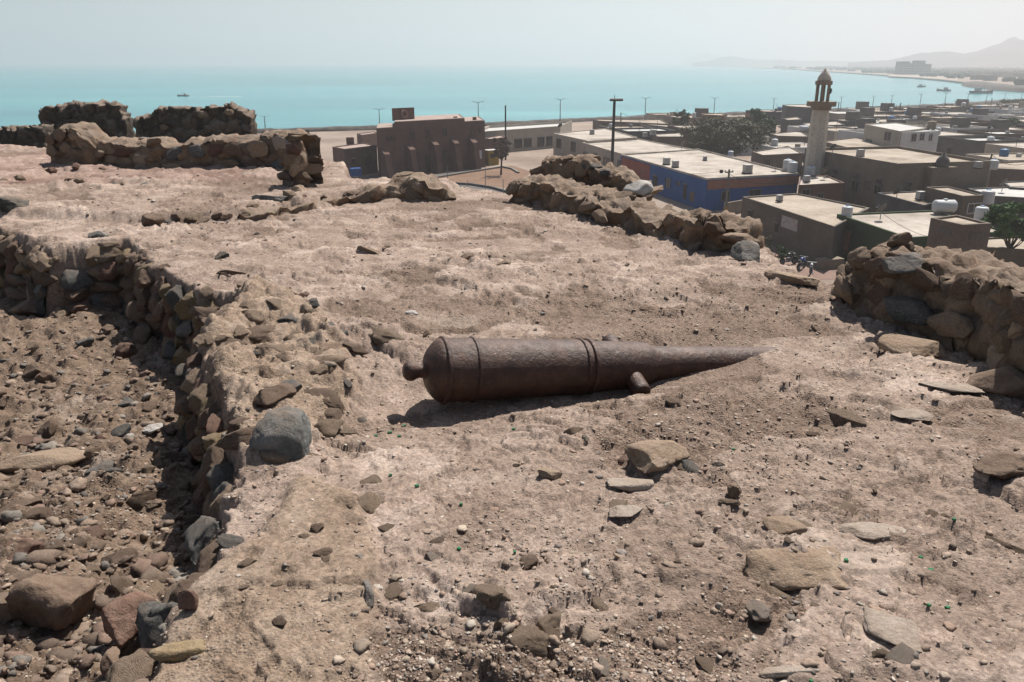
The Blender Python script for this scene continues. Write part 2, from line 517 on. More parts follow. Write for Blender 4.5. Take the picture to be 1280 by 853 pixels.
    rb = rb + .035 * np.clip(1 - (w4 / (.25 + .3 * who4)) ** 2, 0, 1) * (who4 > .6)
    h = h * (1 - pit) + pit * (deep + rb)
    cx_, cy_ = CAN[1][0] - CAN[0][0], CAN[1][1] - CAN[0][1]
    tq = ((x - CAN[0][0]) * cx_ + (y - CAN[0][1]) * cy_) / (cx_ * cx_ + cy_ * cy_)
    dq = np.hypot(x - CAN[0][0] - np.clip(tq, 0, 1) * cx_, y - CAN[0][1] - np.clip(tq, 0, 1) * cy_)
    bed = np.interp(tq, [-.2, 0, .45, .62, .85, 1.0], [-.09, -.095, -.125, -.085, -.03, -.016]) + .3 * (h - .0)
    h = h + (bed - h) * sstep(.50, .16, dq) * (tq > -.25) * (1 - pit)
    # outside the bastion: its battered wall falls to the street
    de = sdf(x + .2 * wx, y + .2 * wy, EDGE)
    out = sstep(0, .25, de)
    h = h * (1 - out) + out * (-.3 - 14.3 * np.clip(de / 2.2, 0, 1))
    red = sstep(.45, .62, fbm2(x * .5 + 3, y * .5, 3, 81)) * sstep(-2.4, -4.2, x) * sstep(8.5, 10.5, y)
    return h, crust, pit, np.clip(stub + slab, 0, 1), red

thA = np.concatenate([np.linspace(-68, -42, 90, endpoint=False), np.linspace(-42, 42, 760, endpoint=False), np.linspace(42, 68, 90)])
rr = [0.75]
while rr[-1] < 19.5:
    rr.append(rr[-1] * 1.0047 if rr[-1] < 11 else rr[-1] * 1.006)
rr = np.array(rr)
TT, RRg = np.meshgrid(np.radians(thA), rr)
gx = (RRg * np.sin(TT)).ravel(); gy = (RRg * np.cos(TT)).ravel()
gh, gcrust, gpit, gstub, gred = terrace_height(gx, gy)
nr, na = RRg.shape
ii = np.arange(nr * na).reshape(nr, na)
F = np.stack([ii[:-1, :-1], ii[:-1, 1:], ii[1:, 1:], ii[1:, :-1]], -1).reshape(-1, 4)[:, ::-1]
keep = gh[F].max(1) > -14.3
F = F[keep]

M_GROUND = bpy.data.materials.new("terrace_soil_and_plaster")
t, b = nt(M_GROUND)
v = coords(t, 'world')
def attr(t, n):
    a = N(t, "ShaderNodeAttribute"); a.attribute_name = n
    return a.outputs['Fac']
soil = ramp(t, noise(t, v, 2.3, 7, .65), [(.3, (.128, .090, .068)), (.5, (.184, .133, .102)), (.7, (.238, .177, .139))])
plas = ramp(t, noise(t, v, 3.1, 7, .65), [(.3, (.185, .136, .107)), (.5, (.288, .218, .175)), (.68, (.405, .322, .268))])
c = mixc(t, attr(t, "crust"), soil, plas)
stubc = ramp(t, noise(t, v, 6, 7, .7), [(.3, (.165, .114, .078)), (.5, (.245, .180, .130)), (.7, (.315, .244, .185))])
c = mixc(t, mth(t, 'MULTIPLY', attr(t, "stub"), .8), c, stubc)
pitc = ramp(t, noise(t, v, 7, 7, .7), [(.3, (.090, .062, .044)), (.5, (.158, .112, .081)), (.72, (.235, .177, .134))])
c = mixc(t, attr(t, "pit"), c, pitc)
c = mixc(t, mth(t, 'MULTIPLY', attr(t, "red"), .32), c, ramp(t, noise(t, v, 3, 5, .6), [(.35, (.175, .092, .076)), (.65, (.25, .15, .128))]))
vor = N(t, "ShaderNodeTexVoronoi"); vor.inputs['Scale'].default_value = 85.0; t.links.new(v, vor.inputs['Vector'])
c = mixc(t, .45, c, ramp(t, vor.outputs['Color'], [(.1, .5), (.5, 1.0), (.9, 1.5)]), 'MULTIPLY')
c = mixc(t, .7, c, ramp(t, noise(t, v, 38, 5, .75), [(.3, .45), (.5, 1.0), (.7, 1.35)]), 'MULTIPLY')
# dust-white lime patches and darker organic stains of their own shape
c = mixc(t, mth(t, 'MULTIPLY', ramp(t, noise(t, v, 1.3, 6, .7), [(.58, 0.0), (.66, 1.0)]), .5), c, (.37, .30, .245))
t.links.new(c, b.inputs['Base Color'])
b.inputs['Roughness'].default_value = .95; b.inputs['Specular IOR Level'].default_value = .12
bp = N(t, "ShaderNodeBump"); bp.inputs['Strength'].default_value = 1.0; bp.inputs['Distance'].default_value = .012
hh = mth(t, 'ADD', mth(t, 'MULTIPLY', noise(t, v, 55, 8, .72), 1.0), mth(t, 'MULTIPLY', ramp(t, vor.outputs['Distance'], [(0, 1.0), (.6, 0.0)]), mth(t, 'SUBTRACT', .5, mth(t, 'MULTIPLY', attr(t, 'crust'), .45))))
t.links.new(hh, bp.inputs['Height']); t.links.new(bp.outputs[0], b.inputs['Normal'])

terrace = mesh("terrace", np.stack([gx, gy, gh], -1), F, M_GROUND, smooth=True)
tag(terrace, "sunlit ruined bastion roof of cracked plaster and pebbly soil", kind="structure")
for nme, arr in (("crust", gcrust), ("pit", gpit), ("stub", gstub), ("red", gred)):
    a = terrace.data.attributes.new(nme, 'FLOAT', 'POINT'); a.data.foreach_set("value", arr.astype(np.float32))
def TH(x, y):
    return terrace_height(np.atleast_1d(np.asarray(x, float)), np.atleast_1d(np.asarray(y, float)))[0]
def th1(x, y): return float(TH([x], [y])[0])

# stones of the pit's masonry sides: pieces of the terrace
def pit_stones():
    r = random.Random(3)
    pts = [Vector((p[0], p[1], 0)) for p in PIT[:14]]
    pal = [M_TAN, M_BROWN, M_BROWN, M_RED, M_GREY, M_DARK, M_BROWN, M_OCHRE, M_BROWN, M_TAN]
    jobs = []
    for i in range(len(pts) - 1):
        a, bb = pts[i], pts[i + 1]
        L = (bb - a).length; d = (bb - a).normalized(); nrm = Vector((d.y, -d.x, 0))   # towards the pit
        mid = (a + bb) / 2
        s = r.uniform(0, .1)
        while s < L:
            w = r.uniform(.10, .24) * (1.25 if mid.y > 5 else .9)
            dep = -np.interp(mid.y, [1.2, 2.0, 2.8, 3.6, 5, 9], [-.12, -.20, -.40, -.54, -.62, -.62])
            z = -r.uniform(0.01, .06)
            while z > -dep:
                hgt = r.uniform(.10, .21)
                if r.random() < .88:
                    p = a + d * (s + w / 2 + r.uniform(-.03, .03)) + nrm * 0
                    jobs.append((p, z - hgt / 2, w, hgt, math.atan2(d.y, d.x), r.choice(pal)))
                z -= hgt * .92
            s += w * .95
    offs = np.linspace(-.4, .4, 41)
    JX = np.array([[j[0].x + math.sin(j[4]) * o_ for o_ in offs] for j in jobs]); JY = np.array([[j[0].y - math.cos(j[4]) * o_ for o_ in offs] for j in jobs])
    HS = TH(JX.ravel(), JY.ravel()).reshape(JX.shape)
    for jn, (p, z, w, hgt, rz, m) in enumerate(jobs):
        nx_, ny_ = math.sin(rz), -math.cos(rz)
        hs = HS[jn]; k = np.argmax(hs < z)
        if hs[k] >= z or k == 0: continue
        p = Vector((p.x + nx_ * (offs[k] + .005), p.y + ny_ * (offs[k] + .005), 0))
        rock("stone", r.randrange(0, 14), m, (p.x, p.y, z), (w * .66, r.uniform(.08, .12), hgt * .66),
             (r.uniform(-.25, .25), r.uniform(-.3, .3), rz + r.uniform(-.25, .25)), terrace)
pit_stones()
def stub_stones():
    r = random.Random(19)
    xs = [p[0] for p in STUB]; ys = [p[1] for p in STUB]
    pts = [(r.uniform(min(xs), max(xs)), r.uniform(min(ys), max(ys))) for _ in range(90)]
    d = sdf(np.array([p[0] for p in pts]), np.array([p[1] for p in pts]), STUB)
    hs = TH([p[0] for p in pts], [p[1] for p in pts])
    for (x, y), z, q in zip(pts, hs, d):
        if q > -.02 or z < -.1: continue
        s = r.uniform(.04, .12)
        rock("stone", r.randrange(14), r.choice([M_TAN, M_TAN, M_TAN, M_BROWN, M_GREY, M_TAN]), (x, y, float(z) - s * .30), (s * r.uniform(.8, 1.5), s * r.uniform(.7, 1), s * r.uniform(.4, .6)),
             (r.uniform(-.25, .25), r.uniform(-.25, .25), r.uniform(0, 6.3)), terrace)
stub_stones()
def ledge_stones():
    r = random.Random(8)
    lines = [(p, .5) for p, a, b_ in SCARPS] + [(PIT[:14], .45)] + [(PLAT[:4], .9)] + [(STUB[1:5], .7), (STUB[:2], .8), (SLAB[3:6], .5)]
    pts = []
    for line, den in lines:
        for (x0, y0), (x1, y1) in zip(line, line[1:]):
            L = math.hypot(x1 - x0, y1 - y0); n = max(1, int(L / (.13 if den < 1 else .08)))
            for k in range(n):
                if r.random() > den: continue
                q = (k + r.random()) / n
                pts.append((x0 + (x1 - x0) * q + r.uniform(-.09, .09), y0 + (y1 - y0) * q + r.uniform(-.10, .06)))
    hs = TH([p[0] for p in pts], [p[1] for p in pts])
    for (x, y), z in zip(pts, hs):
        if z < -.35: continue
        s = r.uniform(.025, .075) * (1 + .05 * y); z = float(z)
        rock("stone", r.randrange(14), r.choice([M_TAN, M_TAN, M_BROWN, M_TAN, M_GREY, M_RED]), (x, y, z - s * .12), (s * r.uniform(.8, 1.5), s * r.uniform(.6, 1), s * r.uniform(.4, .75)),
             (r.uniform(-.3, .3), r.uniform(-.3, .3), r.uniform(0, 6.3)), terrace)
ledge_stones()

# ------------------------------------------------------------------ rubble walls of the bastion
def setcells(o, cell, edge):
    for nme, arr in (("cell", cell), ("edge", edge)):
        a = o.data.attributes.new(nme, 'FLOAT', 'POINT'); a.data.foreach_set("value", np.asarray(arr, dtype=np.float32))
def masonry_mat(name, cols, joint):
    m = bpy.data.materials.new(name); t, b = nt(m)
    v = coords(t, 'world')
    f = mth(t, 'ADD', mth(t, 'MULTIPLY', attr(t, 'cell'), .75), mth(t, 'MULTIPLY', noise(t, v, 11, 6, .7), .35))
    k = len(cols)
    c = ramp(t, f, [(.15 + .75 * i / (k - 1), cc) for i, cc in enumerate(dim(cols))])
    c = mixc(t, mth(t, 'MULTIPLY', ramp(t, attr(t, 'edge'), [(.02, 1.0), (.16, 0.0)]), .7), c, dim([joint])[0])
    c = mixc(t, .6, c, ramp(t, noise(t, v, 55, 5, .75), [(.3, .5), (.52, 1.0), (.72, 1.35)]), 'MULTIPLY')
    sx = N(t, "ShaderNodeSeparateXYZ"); t.links.new(N(t, "ShaderNodeNewGeometry").outputs["Normal"], sx.inputs[0])
    c = mixc(t, mth(t, 'MULTIPLY', ramp(t, sx.outputs[2], [(.25, 0.0), (.85, 1.0)]), .6), c, dim([(.40, .305, .238)])[0])
    t.links.new(c, b.inputs['Base Color']); b.inputs['Roughness'].default_value = .95; b.inputs['Specular IOR Level'].default_value = .12
    bp = N(t, "ShaderNodeBump"); bp.inputs['Strength'].default_value = 1.0; bp.inputs['Distance'].default_value = .03
    t.links.new(noise(t, v, 26, 8, .72), bp.inputs['Height']); t.links.new(bp.outputs[0], b.inputs['Normal'])
    return m
M_MASON = masonry_mat("rubble_masonry", [(.22, .14, .09), (.36, .25, .165), (.25, .20, .16), (.44, .32, .22), (.31, .19, .12), (.50, .39, .285)], (.27, .19, .13))
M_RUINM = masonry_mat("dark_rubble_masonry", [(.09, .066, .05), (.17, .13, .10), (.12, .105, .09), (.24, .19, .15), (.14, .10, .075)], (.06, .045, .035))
def rubble_wall(name, label, path, heights, thick, seed, rows=3, stone_w=(.16, .32), pal=None, lump=.10, zdrop=.15, cover=.9, top=True, step=.035, jag=.10, topc=None, cellsc=4.6):
    """path: foot of the face towards the camera, left to right; core of mortar with stones bedded in it"""
    r = random.Random(seed)
    P = [Vector((x, y, 0)) for x, y in path]
    seg = [(P[i + 1] - P[i]).length for i in range(len(P) - 1)]
    L = sum(seg)
    cum = [0]
    for q in seg: cum.append(cum[-1] + q)
    def at(s):
        s = min(max(s, 0), L)
        for i in range(len(seg)):
            if s <= cum[i + 1] + 1e-9:
                k = (s - cum[i]) / seg[i]
                return P[i].lerp(P[i + 1], k), (P[i + 1] - P[i]).normalized(), (i + k) / len(seg)
    def hgt(s):
        _, _, k = at(s)
        return float(np.interp(k * (len(heights) - 1), range(len(heights)), heights))
    ns = max(6, int(L / step))
    p0, _, _ = at(L / 2)
    root = empty(name, (p0.x, p0.y, th1(p0.x, p0.y)), label, "wall")
    nh = 18; ntp = max(5, int(thick / step))
    prof = [(0, k / nh) for k in range(nh)] + [(k / ntp, 1) for k in range(ntp + 1)] + [(1, 1 - (k + 1) / nh) for k in range(nh)]
    V = []; tops = []
    for i in range(ns + 1):
        s = L * i / ns
        p, d, _ = at(s); nb = Vector((-d.y, d.x, 0))           # away from the camera
        hh = hgt(s)
        e = min(1, s / .10, (L - s) / .10) if L > .4 else 1
        e = max(.0, e) ** .5
        zb = th1(p.x, p.y) - zdrop
        for u, w in prof:
            lean = .05 * w
            q = p + nb * ((.5 + (u - .5) * (.6 + .4 * e)) * thick + lean * (1 - 2 * u))
            rnd = 1 - .10 * max(0, (abs(u - .5) * 2) - .5) * (w == 1) * 2
            V.append((q.x, q.y, zb + (zdrop + hh * rnd * (.75 + .25 * e)) * w))
    V = np.array(V); m = len(prof)
    C = V.reshape(ns + 1, m, 3)
    n1 = fbm3(V, 4.0, 4, seed) - .5; nA = fbm3(V + 9, 4.0, 4, seed + 1) - .5; nB = fbm3(V + 17, 3.2, 4, seed + 2) - .5
    hi = (fbm3(V + 5, 11.0, 4, seed + 4) - .5) * 1.5 - np.abs(fbm3(V + 3, 7.0, 3, seed + 6) - .5) * 1.2
    zr = np.clip((V[:, 2] - V[:, 2].min()) / .3, 0, 1)
    V = V + np.stack([n1 * lump * 2 + hi * .05, nA * lump * 2 + hi * .05, (nB * jag * 2.2 + hi * .05) * zr], -1)
    f1, f2, cell = worley3(V + .06 * (fbm3(V, 9, 3, seed + 40)[:, None] - .5), cellsc, seed + 50)
    ctr = C.mean(1).repeat(m, 0); ctr[:, 2] -= .1
    out_ = V - ctr; out_ /= (np.linalg.norm(out_, axis=1, keepdims=True) + 1e-9)
    V = V + out_ * ((sstep(.02, .30, f2 - f1) - .6) * .05 / max(1, cellsc / 5) + (cell - .5) * .03)[:, None]
    ii = np.arange((ns + 1) * m).reshape(ns + 1, m)
    Fq = np.stack([ii[:-1, :-1], ii[1:, :-1], ii[1:, 1:], ii[:-1, 1:]], -1).reshape(-1, 4)
    core = mesh("mortar_core", np.concatenate([V, V.reshape(ns + 1, m, 3)[0].mean(0)[None], V.reshape(ns + 1, m, 3)[-1].mean(0)[None]]),
                [tuple(f) for f in Fq.tolist()] + [(int(ii[0, k]), int(ii[0, k + 1]), len(V)) for k in range(m - 1)] + [(int(ii[-1, k + 1]), int(ii[-1, k]), len(V) + 1) for k in range(m - 1)],
                topc or M_MASON, root, True)
    setcells(core, np.concatenate([cell, [.5, .5]]), np.concatenate([f2 - f1, [.5, .5]]))
    W = V.reshape(ns + 1, m, 3)
    pal = pal or [M_TAN, M_TAN, M_BROWN, M_GREY, M_RED]
    for row in range(rows):
        s = r.uniform(-.05, .05)
        while s < L - .03:
            w = r.uniform(*stone_w)
            sc = min(L, max(0, s + w / 2))
            hh = hgt(sc)
            h = hh / rows
            if r.random() < cover:
                i = min(ns, int(sc / L * ns)); zz = (row + .5) / rows
                k = min(nh, int(zz * nh))
                q = W[i, k]
                p, d, _ = at(sc)
                rock("stone", r.randrange(0, 14), r.choice(pal),
                     (q[0] + d.y * .004, q[1] - d.x * .004, q[2] + r.uniform(-.02, .02)),
                     (w * .56, r.uniform(.045, .065), h * r.uniform(.54, .66)),
                     (r.uniform(-.2, .2), r.uniform(-.25, .25), math.atan2(d.y, d.x) + r.uniform(-.2, .2)), root)
            s += w
    if top:
        s = 0
        while s < L:
            w = r.uniform(stone_w[0] * .6, stone_w[1])
            if r.random() < .3:
                i = min(ns, int(min(s + w / 2, L) / L * ns)); k = nh + r.randrange(0, ntp + 1)
                q = W[i, min(k, m - 1)]
                p, d, _ = at(min(s + w / 2, L))
                rock("stone", r.randrange(0, 14), r.choice(pal), (q[0], q[1], q[2] - .01), (w * .5, w * r.uniform(.35, .5), r.uniform(.03, .075)),
                     (r.uniform(-.2, .2), r.uniform(-.2, .2), r.uniform(0, 6)), root)
            s += w
    return root

# far left parapet, with its stub at either end
A = gp([(112, 208), (200, 210), (300, 212), (372, 215)], .1)
rubble_wall("parapet_wall", "long low rubble parapet with round pale stones across the far left of the terrace", A, [.40, .40, .37, .42, .50, .56], .6, 11, rows=2, stone_w=(.26, .5), pal=[M_TAN, M_TAN, M_BROWN, M_GREY, M_RED, M_PALE], step=.06, jag=.05, lump=.04)
A2 = gp([(62, 206), (112, 210)], .1)
rubble_wall("wall_stub", "square weathered stub of masonry at the left end of the far parapet", A2, [.42, .58, .55, .4], .6, 12, rows=3, stone_w=(.25, .4), pal=[M_BROWN, M_TAN], step=.06, jag=.10, cover=.85, lump=.06)
A3 = gp([(350, 234), (366, 238), (390, 237)], .08)
rubble_wall("wall_stub", "jagged brown masonry stump at the right end of the far parapet", A3, [.34, .50, .64, .62, .54], .5, 13, rows=4, stone_w=(.2, .36), pal=[M_BROWN, M_TAN, M_RED, M_BROWN], step=.04, jag=.09, lump=.045, cover=.8, cellsc=3.6)
A4 = gp([(310, 274), (370, 263), (430, 252), (480, 249), (520, 247), (556, 248)], .05)
rubble_wall("low_ridge", "knee-low broken ridge of tan mortar at the far edge of the terrace", A4, [.03, .05, .07, .10, .20, .24, .12], .45, 14, rows=1, stone_w=(.2, .4), pal=[M_TAN, M_BROWN], step=.05, jag=.10, cover=.5)
# middle parapet: a low step with a higher row behind it
D1 = gp([(632, 252), (680, 262), (740, 278), (800, 295), (850, 308), (900, 322)])
rubble_wall("parapet_wall", "long sloping tan plastered parapet in front of the town", D1, [.30, .30, .25, .19, .18, .22, .24], .62, 21, rows=2, stone_w=(.16, .36), pal=[M_TAN, M_TAN, M_TAN, M_BROWN], step=.03, jag=.07, lump=.07, cover=.3, top=True)
D2 = [(p[0] + .22, p[1] + .50) for p in gp([(640, 250), (690, 258), (735, 268), (770, 280)])]
rubble_wall("wall_row", "higher row of broken masonry behind the sloping tan parapet", D2, [.42, .50, .46, .44, .30], .35, 22, rows=2, stone_w=(.25, .45), pal=[M_TAN, M_TAN, M_GREY, M_BROWN], step=.035, jag=.08, cover=.75, lump=.06)
D3 = gp([(846, 311), (872, 322), (908, 323)])
rubble_wall("wall_stump", "knobbly brown stump at the near end of the sloping parapet", D3, [.20, .33, .32, .20], .34, 23, rows=2, stone_w=(.18, .3), pal=[M_BROWN, M_TAN], step=.03, jag=.12, lump=.12, cover=.5)
# right wall: big stones in a shaded face
E1 = gp([(1040, 372), (1060, 392), (1110, 410), (1160, 428), (1215, 455), (1262, 492)]) + [(2.75, 3.3), (2.95, 2.2)]
rubble_wall("parapet_wall", "shaded wall of big fitted stones at the right of the terrace", E1, [.30, .42, .44, .44, .47, .52, .56, .6], .75, 31, rows=3, cellsc=5.5, stone_w=(.15, .36), pal=[M_TAN, M_TAN, M_BROWN, M_TAN, M_BROWN, M_TAN, M_GREY, M_RED], step=.025, jag=.06, lump=.035, cover=.98)
E2 = [(p[0] + .12, p[1] + .22) for p in gp([(1032, 366), (1060, 368), (1100, 380)])]
rubble_wall("wall_heap", "orange brown heap of masonry at the left end of the right wall", E2, [.16, .30, .34, .32], .4, 32, rows=2, stone_w=(.18, .34), pal=[M_OCHRE, M_BROWN, M_TAN], step=.03, jag=.12, lump=.10, cover=.5)

# ------------------------------------------------------------------ gravel and rubble nobody could count
def scatter(name, label, count, seed, sub, size, keepf, cols, power=1.35, rmin=1.2, rmax=13.0, sink=.25, flat=(.45, .9)):
    r = np.random.RandomState(seed)
    m = count * 5
    th = np.radians(r.uniform(-43, 43, m))
    u = r.uniform(0, 1, m); e = 1 - power
    rad = (rmin ** e + u * (rmax ** e - rmin ** e)) ** (1 / e)
    x = rad * np.sin(th); y = rad * np.cos(th)
    h, cr, pt, st, rd = terrace_height(x, y)
    ok = (h > -1.0) & (r.uniform(0, 1, m) < keepf(x, y, cr, pt, st))
    idx = np.where(ok)[0][:count]
    x, y, h = x[idx], y[idx], h[idx]; k = len(idx)
    sz = size(r, k, np.hypot(x, y))
    BV, BF = ICO[sub]; nv = len(BV)
    V = np.repeat(BV[None], k, 0) * (1 + r.uniform(-.4, .35, (k, nv, 1)))
    sc = np.stack([sz * r.uniform(.7, 1.35, k), sz * r.uniform(.7, 1.35, k), sz * r.uniform(*flat, k)], -1)
    V = V * sc[:, None, :]
    a = r.uniform(0, 6.28, k); ca, sa = np.cos(a)[:, None], np.sin(a)[:, None]
    X = V[..., 0] * ca - V[..., 1] * sa; Y = V[..., 0] * sa + V[..., 1] * ca
    ti = r.uniform(-.5, .5, k)[:, None]
    Z = V[..., 2] + X * ti * .6
    P = np.stack([X + x[:, None], Y + y[:, None], Z + (h + sc[:, 2] * (1 - 2 * sink))[:, None]], -1)
    Fa = (BF[None] + (np.arange(k) * nv)[:, None, None]).reshape(-1, 3)
    o = mesh(name, P.reshape(-1, 3), Fa, M_GRAVEL, smooth=False)
    at_ = o.data.color_attributes.new("tone", 'FLOAT_COLOR', 'POINT')
    ci = ALB * np.array(cols)[r.choice(len(cols), k)] * r.uniform(.7, 1.25, (k, 1))
    ca4 = np.concatenate([np.repeat(ci, nv, 0), np.ones((k * nv, 1))], 1).astype(np.float32)
    at_.data.foreach_set("color", ca4.ravel())
    return tag(o, label, kind="stuff")
M_GRAVEL = bpy.data.materials.new("gravel")
t, b = nt(M_GRAVEL)
ac = N(t, "ShaderNodeAttribute"); ac.attribute_name = "tone"
v = coords(t, 'world')
c = mixc(t, .6, ac.outputs['Color'], ramp(t, noise(t, v, 60, 4, .7), [(.3, .55), (.5, 1.0), (.7, 1.3)]), 'MULTIPLY')
t.links.new(c, b.inputs['Base Color'])
b.inputs['Roughness'].default_value = .9; b.inputs['Specular IOR Level'].default_value = .2
bp = N(t, "ShaderNodeBump"); bp.inputs['Strength'].default_value = .6; bp.inputs['Distance'].default_value = .006
t.links.new(noise(t, v, 90, 5, .7), bp.inputs['Height']); t.links.new(bp.outputs[0], b.inputs['Normal'])
GC = [(.40, .31, .24), (.36, .27, .205), (.46, .37, .29), (.32, .235, .18), (.24, .18, .14), (.27, .23, .20), (.52, .45, .38), (.36, .25, .19), (.42, .32, .25)]
def patchy(x, y, s=31):
    return sstep(.42, .58, fbm2(x * .9, y * .9, 4, s))
scatter("gravel", "fine gravel lying all over the terrace", 34000, 1, 1, lambda r, k, d: np.clip(np.exp(r.normal(-5.55, .42, k)), .002, .011) * (1 + .07 * d),
        lambda x, y, c, p, s: np.clip((.18 + .8 * patchy(x, y, 131)) * (1 - .55 * c) * (1 - .8 * s), 0, 1), [tuple(1.18 * q for q in c_) for c_ in GC], rmax=11, sink=.42, flat=(.22, .5))
scatter("pebbles", "scattered pebbles and clods on the terrace", 1800, 2, 2, lambda r, k, d: np.clip(np.exp(r.normal(-4.95, .45, k)), .004, .024) * (1 + .05 * d),
        lambda x, y, c, p, s: np.clip((.1 + .9 * patchy(x, y, 151)) * (1 - .6 * c), 0, 1), [tuple(1.1 * q for q in c_) for c_ in GC], power=1.1, sink=.4, flat=(.4, .8))
PC = [(.30, .22, .165), (.25, .178, .13), (.37, .28, .215), (.20, .145, .11), (.27, .235, .20), (.28, .19, .145)]
scatter("pit_rubble", "broken small rubble over the pit floor", 3600, 3, 2, lambda r, k, d: np.clip(np.exp(r.normal(-4.35, .55, k)), .006, .05),
        lambda x, y, c, p, s: p, PC, power=1.01, rmin=1.6, rmax=9.5, sink=.42, flat=(.35, .7))

# ------------------------------------------------------------------ loose rocks and slabs one can point at
def big_rock(name, label, px, py, w, d, h, m, i, rz=0.0, z=None, sink=.3, cat="rock", tilt=(0, 0), group=None, sub=4, cuts=12, rough=.13, boxy=.5):
    """w, d, h in metres; px, py: where the foot of the rock meets the ground"""
    p = atz(px, py, 0.0 if z is None else z)
    if z is None:
        for _ in range(6):
            p = atz(px, py, max(-1.0, min(.4, th1(p.x, p.y))))
    g = th1(p.x, p.y) if z is None else z
    V, Fa = rock_verts(400 + i, sub, cuts, boxy, rough)
    M = Euler((tilt[0], tilt[1], rz)).to_matrix()
    V = (V * np.array([w / 2, d / 2, h / 2])) @ np.array(M).T + np.array([p.x, p.y + d * .25, g + h * (.5 - sink)])
    o = mesh(name, V, Fa, m, smooth=True, at=(p.x, p.y + d * .25, g))
    return tag(o, label, cat, group)
big_rock("boulder", "big blue-grey boulder at the end of the broken wall beside the pit", 354, 566, .32, .26, .30, M_GREY, 61, .5, sink=.36, rough=.2, boxy=.15, cuts=8)
big_rock("rock", "large pitted brown rock in the lower left corner of the pit", 62, 800, .30, .26, .26, M_BROWN, 2, .5, sink=.15, rough=.22)
big_rock("rock", "reddish brown rock right of the large pitted rock", 160, 800, .20, .18, .16, M_RED, 3, 1.0, sink=.2)
big_rock("rock", "round grey-brown rock at the bottom left edge", 145, 848, .10, .10, .11, M_BROWN, 4, .2, sink=.2)
big_rock("rock", "pinkish stone on the gravel between pit and slab", 232, 765, .07, .06, .09, M_RED, 5, .4, sink=.2)
big_rock("rock", "narrow ochre stone set in the plaster slab at bottom left", 222, 822, .17, .09, .06, M_OCHRE, 6, .25, sink=.35)
big_rock("rock", "grey flat stone on edge beside the watermarked slab corner", 459, 752, .04, .12, .06, M_GREY, 7, .25, sink=.4)
big_rock("rock", "rough brown rock at the right edge of the picture", 1258, 600, .26, .17, .10, M_BROWN, 8, .1, sink=.25, rough=.2)
big_rock("rock", "rough conglomerate mound between cannon and pale slab", 822, 585, .30, .26, .12, M_TAN, 9, -.2, sink=.42, rough=.2)
big_rock("slab", "pale flat slab below the conglomerate mound", 782, 612, .235, .12, .05, M_PALE, 10, .05, sink=.25, cat="slab", cuts=7, rough=.05, boxy=.8)
big_rock("slab", "small pale slab just below the pale flat slab", 778, 645, .18, .10, .028, M_PALE, 11, .1, sink=.3, cat="slab", rough=.06)
big_rock("slab", "pinkish angular slab lying alone at the right", 1095, 672, .25, .13, .03, M_PALE, 12, .15, sink=.42, cat="slab", cuts=8, rough=.09, boxy=.8)
big_rock("slab", "long pale slab lying lengthwise at the lower right", 1125, 800, .17, .23, .035, M_PALE, 13, .5, sink=.4, cat="slab", rough=.08)
big_rock("slab", "pale broken plate right of the pair near the right wall", 1145, 524, .20, .15, .02, M_PALE, 14, -.3, sink=.4, cat="slab", rough=.09)
big_rock("slab", "pale broken plate left of the pair near the right wall", 1102, 510, .14, .12, .02, M_PALE, 15, .3, sink=.4, cat="slab", rough=.09)
big_rock("slab", "pale plate of plaster close to the foot of the right wall", 1190, 482, .34, .16, .025, M_PALE, 16, -.35, sink=.4, cat="slab", rough=.09)
big_rock("slab", "long sliver of pale plaster at the bottom edge", 982, 845, .20, .05, .03, M_PALE, 17, .08, sink=.35, cat="slab", rough=.08)
big_rock("slab", "brown flat stone tilted on the ledge left of centre", 410, 418, .17, .12, .05, M_BROWN, 18, -.2, sink=.3, cat="slab", rough=.08)
big_rock("slab", "pale chip of plaster behind the cannon breech", 515, 392, .10, .09, .02, M_WHITE, 19, .4, sink=.35, cat="slab", rough=.08)
big_rock("rock", "dark brown stone lying alone behind the cannon", 812, 388, .17, .08, .035, M_BROWN, 20, -.15, sink=.25)
big_rock("rock", "dark blocky stone on the reddish far left floor", 190, 278, .25, .16, .16, M_BROWN, 21, .2, sink=.2)
big_rock("rock", "small blackish stone on the floor above the pit corner", 277, 324, .13, .10, .08, M_DARK, 22, .3, sink=.25)
big_rock("rock", "grey green flat stone at the far rim of the pit", 122, 297, .20, .14, .10, M_GREY, 23, 0, sink=.35)
big_rock("rock", "layered dark stone at the left edge above the pit", 14, 300, .50, .4, .22, M_BROWN, 24, .2, sink=.3, rough=.2)
big_rock("rock", "dark grey stone at the left edge above the layered stone", 12, 272, .42, .3, .20, M_DARK, 25, .2, sink=.3)
big_rock("rock", "small dark stone standing on the lower right gravel", 920, 622, .09, .06, .07, M_BROWN, 26, .6, sink=.2)
big_rock("rock", "tan stone half sunk below the cannon's middle", 686, 598, .10, .07, .045, M_TAN, 27, -.4, sink=.25)
big_rock("rock", "blunt tan rock set in the lower right gravel", 985, 668, .15, .15, .05, M_TAN, 28, .2, sink=.35)
big_rock("rock", "wide tan ledge rock at the lower right", 998, 728, .40, .26, .10, M_TAN, 29, .1, sink=.4, rough=.16)
big_rock("rock", "flat wedge of stone leaning out from the foot of the right wall", 1150, 444, .42, .26, .10, M_TAN, 30, -.35, sink=.25, tilt=(.15, .1), rough=.06, cuts=7)
big_rock("rock", "tilted flat stone at the right edge under the right wall", 1258, 488, .40, .3, .16, M_BROWN, 31, -.5, sink=.25, tilt=(.1, -.2), rough=.06, cuts=7)
big_rock("plaster_lump", "white gypsum lump lying on the sloping parapet", 797, 246, .36, .28, .2, M_WHITE, 32, .2, z=.22, sink=.15, cat="rock", rough=.1)
